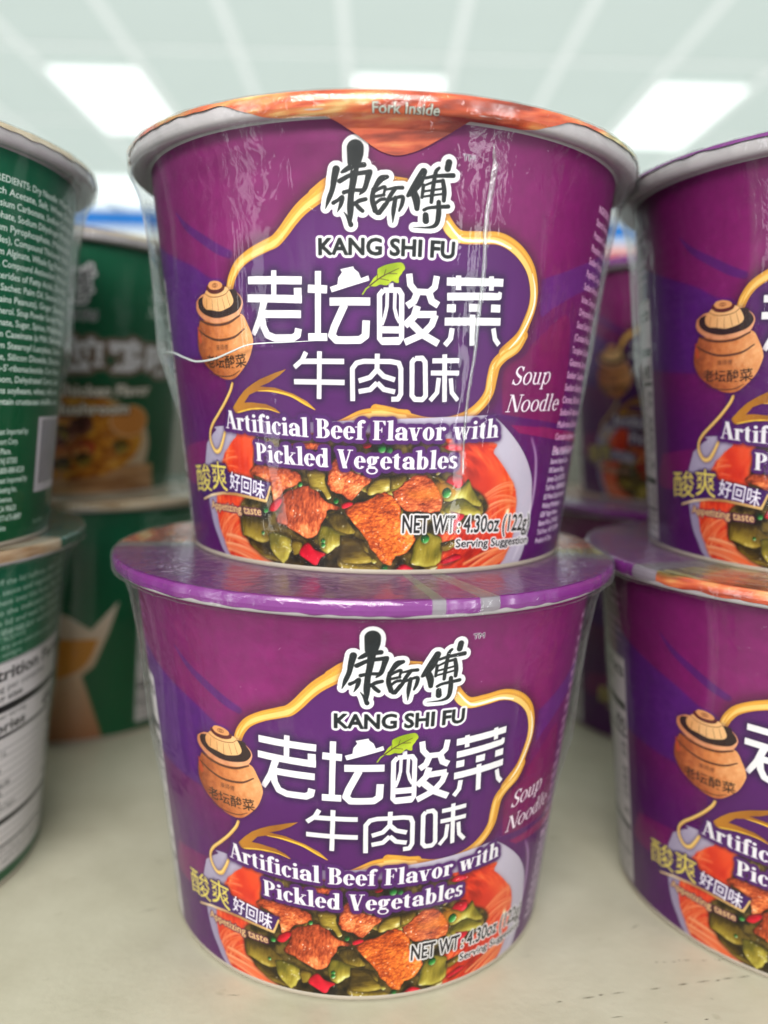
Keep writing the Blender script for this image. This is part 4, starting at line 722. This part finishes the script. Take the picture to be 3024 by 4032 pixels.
# ------------------------------------------------------------------ bowls
RB, RT, ZT = 0.5175, 0.6234, 0.9791
def wall_r(z): return RB+(RT-RB)*z/ZT
def wall_mesh(name, art, xcuts):
    """paper wall whose columns are dense where the label carries fine print; xcuts: list of (x from, x to, step in label pixels)"""
    cols = np.concatenate([np.arange(a, b, st/K) for a, b, st in xcuts]); th = cols/RM
    rows = np.arange(int(0.0125*1000*K), int(0.970*1000*K)); z = (rows+0.5)/K/1000
    R = wall_r(z)[:, None]; V = np.stack([R*np.sin(th), -R*np.cos(th), np.broadcast_to(z[:, None], (len(z), len(th)))], -1)*S
    ci = np.clip(((cols-XMIN)*K).astype(int), 0, AW-1); col = art[rows][:, ci]
    return grid_mesh(name, V, closed=True, col=col)
print('labels...')
art_p = purple_label(); me_p = wall_mesh('purple_wall', art_p, [(-1791, -1160, 5), (-1160, -800, 1.5), (-800, 790, 1), (790, 1791, 5)]); del art_p
art_g = green_label(); me_g = wall_mesh('green_wall', art_g, [(-1791, -1160, 5), (-1160, -700, 1), (-700, 560, 2.5), (560, 1140, 1), (1140, 1791, 5)]); del art_g
print('labels done')
m_print = print_mat('printed_coated_paper', 0.45, coat=0.0, spec=0.22)
me_p.materials.append(m_print); me_g.materials.append(m_print)
m_paper = plain('pale_paperboard', tuple(lin(rgb(176, 164, 150))), 0.55, noise=0.05, nscale=200, bump=0.1)
m_rim = plain('rolled_rim_paper', tuple(lin(rgb(172, 165, 168))), 0.42, noise=0.05, nscale=120, bump=0.1)
m_foil = print_mat('printed_lid_foil', 0.26, coat=0.4, bump=1.0, bscale=110)
m_film = film_mat('shrink_film'); m_seam = plain('film_seam', (0.75, 0.78, 0.77), 0.25, coat=0.5)
base_prof = [(0, .006), (RB-.03, .006), (RB-.024, .0), (RB-.004, .0), (RB+.0005, .003), (RB+.0012, .0135), (RB-.004, .015)]
rim_prof = [(.6195, .958), (.6235, .969), (.632, .9665), (.648, .961), (.662, .9615), (.6700, .968), (.6722, .978), (.6722, .990), (.669, .9985), (.662, 1.0), (.61, 1.0)]
me_base = lathe('base_ring', base_prof); me_rim = lathe('rim', rim_prof, 256)
me_base.materials.append(m_paper); me_rim.materials.append(m_rim)
def sn(seed, n=9, lo=1):
    r = np.random.default_rng(seed); f = np.arange(lo, lo+n); a = r.standard_normal(n)/np.sqrt(f); p = r.uniform(0, 6.28, n)
    return lambda th: sum(a[i]*np.sin(f[i]*th+p[i]) for i in range(n))/1.6
def lid_mesh(name, kind, front, seed, skirt=0.030, tabs=True):
    """foil lid: disc, edge folded over the rim, hanging skirt; front = angle (deg) of the pull tab; tab hangs down the wall"""
    n = 1600; th = np.linspace(-np.pi, np.pi, n, endpoint=False); deg = np.degrees(th)
    w1 = sn(seed, 14, 3)(th); w2 = sn(seed+1, 60, 20)(th)
    hang = np.maximum(skirt+0.0036*w1+0.0022*w2, .006)
    if True:
        # path of the hanging foil: (length, radius, z)
        wr = lambda z: wall_r(z)+0.0035
        P = [(0, .668, 1.003), (.005, .6735, 1.0015), (.012, .6765, .994), (.024, .6772, .982), (.034, .6745, .972), (.046, .664, .962), (.062, .6485, .955)]
        for k in range(1, 14): z = .955-k*.012; P.append((.062+.0128*k+.008, wr(z)+.008*math.exp(-k/2.0), z))
        P = np.array(P)
    if tabs:
        q = (deg-front+180) % 360-180; tz = np.interp(q, [p[0]-2 for p in D['tab']], [0.979-p[1] for p in D['tab']], left=0, right=0); tz = np.convolve(np.r_[tz[-20:], tz, tz[:20]], np.ones(15)/15, 'same')[20:-20]
        k_ = np.clip(tz*60, 0, 1); lt = np.interp(-(0.979-tz-0.004), -P[:, 2], P[:, 0]); hang = np.where(tz > .002, np.maximum(hang, lt), hang); sm_ = np.clip((35-np.abs(q-1))/14, 0, 1); sm_ = sm_*sm_*(3-2*sm_); hang = np.maximum(hang, hang*(1-sm_)+.054*sm_)
    rows = []; rr = []
    for r in list(np.linspace(0.0, .60, 46))+list(np.linspace(.604, .667, 16)):
        zz = 1.003+0.0012*np.sin(r*60)*0+0.0008*w1*(r/.67)**3-0.002*max(0, (0.62-r))*0
        rows.append(np.stack([r*np.sin(th), -r*np.cos(th), np.full(n, 0)+zz], -1)); rr.append((r, None))
    for k in range(1, 61):
        l_ = hang*k/60; R = np.interp(l_, P[:, 0], P[:, 1])+0.0013*w2*np.clip(k/12, 0, 1)*np.clip((.06-l_)/.03, 0.15, 1); Z = np.interp(l_, P[:, 0], P[:, 2])
        rows.append(np.stack([R*np.sin(th), -R*np.cos(th), Z], -1)); rr.append((.668, l_))
    V = np.array(rows)
    H, W = V.shape[:2]; Rm = np.array([a[0]*np.ones(n)+(a[1] if a[1] is not None else 0) for a in rr])
    q = ((deg-front+180) % 360-180)[None]*np.ones((H, 1))
    xx = Rm*np.sin(np.radians(q)); yy = Rm*np.cos(np.radians(q))
    if kind == 'purple':
        c = np.zeros((H, W, 3), np.float32)+rgb(116, 40, 120)
        tab_ = noise2(256, 256, 5, 2.0, 3, 70); tb2 = noise2(256, 256, 12, 12, 2, 71)
        ix = ((q*1.6+Rm*40) % 256).astype(int); iy = ((Rm*300+q*.3) % 256).astype(int); v = tab_[iy, ix]; v2 = tb2[((Rm*200) % 256).astype(int), ((q*.9) % 256).astype(int)]
        food = ramp(.5+.2*v+.14*v2, [(0, rgb(122, 40, 24)), (.35, rgb(188, 76, 46)), (.55, rgb(208, 106, 64)), (.75, rgb(214, 150, 90)), (1, rgb(236, 210, 150))])
        gr = ramp(.5+.25*v, [(0, rgb(70, 50, 20)), (.5, rgb(134, 116, 54)), (1, rgb(196, 190, 130))])
        g_ = np.clip((np.sin(q*.12+1.0)+.5*v2-.55)*3, 0, 1)*np.clip((np.abs(q)-20)/10, 0, 1)*np.clip(1-(Rm-.674)*60, 0, 1)
        food = food*(1-g_[..., None])+gr*g_[..., None]
        inn = (np.abs(q) < 96)*np.clip((Rm-.30)*40, 0, 1); c = c*(1-inn[..., None])+food*inn[..., None]
        bar = ((np.abs(q) >= 96) & (np.abs(q) < 103)) | ((q > -165.5) & (q < -163)) | ((q > -156.5) & (q < -152.5)); bar = bar & (Rm > .3); c[bar] = rgb(128, 120, 128)
    else:
        tab_ = noise2(256, 256, 7, 3.0, 3, 75); v = tab_[((Rm*300) % 256).astype(int), ((q*1.2) % 256).astype(int)]
        cream = ramp(.5+.2*v, [(0, rgb(150, 116, 84)), (.5, rgb(196, 176, 148)), (1, rgb(226, 216, 196))]); gg = np.zeros((H, W, 3), np.float32)+rgb(30, 96, 74)
        k = (np.abs(q) < 80)[..., None]; c = np.where(k, cream, gg)
    return grid_mesh(name, V*S, closed=True, col=lin(np.clip(c, 0, 1)).astype(np.float32), flip=True)
def film_mesh(name, seed, bulge=1.0, top=1.0055, n=420):
    th = np.linspace(-np.pi, np.pi, n, endpoint=False)
    a1 = sn(seed, 8, 2)(th); a2 = sn(seed+3, 40, 12)(th); a3 = sn(seed+7, 6, 1)(th)
    rows = []
    zs = np.concatenate([np.linspace(.004, .30, 14), np.linspace(.32, .94, 44), np.linspace(.945, .99, 12)])
    for z in zs:
        # the film hangs free below the rim, touches the wall lower down
        g = np.interp(z, [0, .02, .10, .34, .42, .52, .66, .80, .90, .955], [.006, .004, .003, .004, .012, .024, .022, .022, .030, .046])*bulge
        g = np.maximum(g*(1+0.35*a3*np.interp(z, [0, .3, .5, 1], [0, .3, 1, .2])), .0025)
        jit = (0.0022*a1+0.0012*a2)*np.interp(z, [0, .3, .6, .93, 1], [.2, .35, 1, 1.2, .2])
        if z > .955: R = np.interp(z, [.955, .965, .99], [wall_r(.955)+.046, .6805, .6815])+0.0024*a2
        else: R = np.minimum(wall_r(z)+g+jit, .681); R = np.maximum(R, wall_r(z)+.002)
        rows.append(np.stack([R*np.sin(th), -R*np.cos(th), np.full(n, z)], -1))
    for r, z in ((.680, .998), (.676, top-.0022), (.670, top-.001), (.66, top), (.64, top), (.60, top), (.54, top), (.46, top), (.36, top), (.2, top), (.05, top)):
        R = r+0.0018*a2*(r > .665); zz = z+0.0022*np.abs(a2)*(.60 < r < .68)+0*a1
        rows.append(np.stack([R*np.sin(th), -R*np.cos(th), np.full(n, 0.)+zz], -1))
    return grid_mesh(name, np.array(rows)*S, closed=True)
lids = {}
me_lp_tab = lid_mesh('lid_tab', 'purple', 2, 11, skirt=.012); me_lp = lid_mesh('lid_skirt', 'purple', 0, 21, skirt=.036, tabs=False)
me_lp3 = lid_mesh('lid_thin', 'purple', 0, 51, skirt=.012, tabs=False); me_lp3.materials.append(m_foil)
me_lg = lid_mesh('lid_green', 'green', 0, 31, skirt=.016, tabs=False); me_lg2 = lid_mesh('lid_green_deep', 'green', 0, 41, skirt=.036, tabs=False)
for q in (me_lp_tab, me_lp, me_lg, me_lg2): q.materials.append(m_foil)
# lettering on the pull tab
def tab_text(parent):
    E = []; l_ = Layer()
    cu = bpy.data.curves.new('t', 'FONT'); cu.body = 'Fork Inside'; cu.offset = 0.012; cu.resolution_u = 3
    def make(off, lift, mat, nm):
        cu.offset = off; o = bpy.data.objects.new('t', cu); coll.objects.link(o); dg = bpy.context.evaluated_depsgraph_get(); dg.update()
        me = bpy.data.meshes.new_from_object(o.evaluated_get(dg)); bpy.data.objects.remove(o)
        bm = bmesh.new(); bm.from_mesh(me)
        w = max(v.co.x for v in bm.verts)
        for k in range(1, 40): bmesh.ops.bisect_plane(bm, geom=bm.verts[:]+bm.edges[:]+bm.faces[:], plane_co=(w*k/40, 0, 0), plane_no=(1, 0, 0))
        for k in range(1, 8): bmesh.ops.bisect_plane(bm, geom=bm.verts[:]+bm.edges[:]+bm.faces[:], plane_co=(0, -0.3+k*.16, 0), plane_no=(0, 1, 0))
        for v in bm.verts:
            a = math.radians(-2.6+11.6*v.co.x/w); l = .0485-v.co.y*.029
            R = np.interp(l, [0, .005, .012, .024, .034, .046, .062], [.668, .6735, .6765, .6772, .6745, .664, .6485])+lift; Z = np.interp(l, [0, .005, .012, .024, .034, .046, .062], [1.003, 1.0015, .994, .982, .972, .962, .955])
            v.co = Vector((R*math.sin(a), -R*math.cos(a), Z))*S
        bm.to_mesh(me); bm.free(); me.materials.clear(); ob = link_mesh(nm, me, mat, parent); return ob
    make(0.035, .0022, plain('tab_lettering_shade', tuple(lin(rgb(70, 68, 58))), 0.4), 'lettering_outline'); make(0.006, .0029, plain('tab_lettering_pale', tuple(lin(rgb(196, 196, 186))), 0.4), 'lettering')
def bowl(name, label, wall_me, lid_me, x, y, z, rot, lidrot, seed, group, bulge=1.0, film=None):
    r = bpy.data.objects.new(name, None); coll.objects.link(r); r.location = (x*S, y*S, z*S)
    tag(r, label, 'noodle bowl', group)
    def part(nm, me, rz, par=r):
        o = bpy.data.objects.new(nm, me); coll.objects.link(o); o.parent = par; o.rotation_euler[2] = math.radians(rz); return o
    part('paper_wall', wall_me, rot); part('base', me_base, rot); part('rim', me_rim, rot)
    ld = part('foil_lid', lid_me, lidrot)
    f = film or film_mesh('film', seed, bulge)
    if not film: f.materials.append(m_film)
    part('shrink_wrap', f, 0)
    return r, f, ld
GP = 'purple instant noodle bowls in stacks'; GG = 'green instant noodle bowls in stacks'
STK = 1.0068
b1, f1, l1 = bowl('noodle_bowl', 'purple soup noodle bowl on top of the middle stack, orange lid tab reading Fork Inside', me_p, me_lp_tab, .008, .0928, STK-.004, 0, 0, 101, GP)
tab_text(l1)
b2, f2, _ = bowl('noodle_bowl', 'purple soup noodle bowl at the bottom of the middle stack, shiny purple lid edge', me_p, me_lp, -.0231, 0, 0, 8.3, 178, 111, GP, bulge=.75)
b3, f3, _ = bowl('noodle_bowl', 'purple bowl on top of the right-hand stack, cut off by the picture edge', me_p, me_lp3, 1.346, .049, STK-.004, -19.4, 170, 121, GP)
b4, f4, _ = bowl('noodle_bowl', 'lower purple bowl of the right-hand stack, noodle picture on its lid edge', me_p, me_lp, 1.301, .006, 0, -12.8, 33, 131, GP, bulge=.5)
b5, f5, _ = bowl('noodle_bowl', 'green bowl atop the left front stack showing its ingredients list', me_g, me_lg, -1.461, -.022, STK-.004, 0, 60, 141, GG)
b6, f6, _ = bowl('noodle_bowl', 'green bowl at the bottom of the left front stack showing Nutrition Facts', me_g, me_lg2, -1.547, .051, 0, 0, 5, 151, GG, bulge=.7)
b7, f7, _ = bowl('noodle_bowl', 'blurred green chicken flavor bowl behind, upper one between green and purple stacks', me_g, me_lg, -1.45, 1.354, STK-.004, 14, 40, 161, GG)
b8, _, _ = bowl('noodle_bowl', 'blurred green bowl behind, lower one standing on the shelf in shadow', me_g, me_lg2, -1.35, 1.39, 0, 0, 40, 161, GG, film=f7)
b9, _, _ = bowl('noodle_bowl', 'dim purple bowl far behind in the right gap, upper one of its stack', me_p, me_lp, 1.50, 1.52, STK-.004, 0, 180, 171, GP, film=f7)
b10, _, _ = bowl('noodle_bowl', 'dark purple bowl far behind in the right gap, lower one on the shelf', me_p, me_lp, 1.42, 1.38, 0, 0, 180, 171, GP, film=f7)
b5.rotation_euler[2] = 0
for o, a in ((b5, R5), (b6, R6), (b7, R7), (b8, R8), (b9, R9), (b10, R10)):
    [k for k in o.children if k.name.startswith('paper_wall')][0].rotation_euler[2] = math.radians(a)
# loose seam and folded crease of the film on the top middle bowl
def on_film(a, z, lift):
    a = math.radians(a); g = np.interp(z, [0, .02, .10, .34, .42, .52, .66, .80, .90, .955], [.006, .004, .003, .004, .012, .024, .022, .022, .030, .046]); R = wall_r(z)+g+lift
    return (R*math.sin(a)*S, -R*math.cos(a)*S, z*S)
P = catmull(D['seam'], 10); sm = tube('seam', [on_film(a, z, -.002) for a, z in P], np.interp(np.linspace(0, 1, len(P)), [0, .5, .8, 1], [.00028, .00026, .00014, .00006]), 6)
link_mesh('seam', sm, m_seam, b1)
P = catmull(D['crease'], 10); rr_ = np.random.default_rng(3); wv = np.convolve(rr_.standard_normal(len(P)), np.ones(5)/5, 'same')
m_cr = film_mat('film_fold', milk=0.30, ref=1.6, bump=0.8)
link_mesh('fold', tube('fold', [on_film(a+.12*w, z, -.001) for (a, z), w in zip(P, wv)], (0.0005+0.0002*np.abs(wv))*np.interp(np.linspace(0, 1, len(P)), [0, .1, .5, .9, 1], [.3, 1.3, .9, .7, .2]), 8, flat=.35), m_cr, b1)
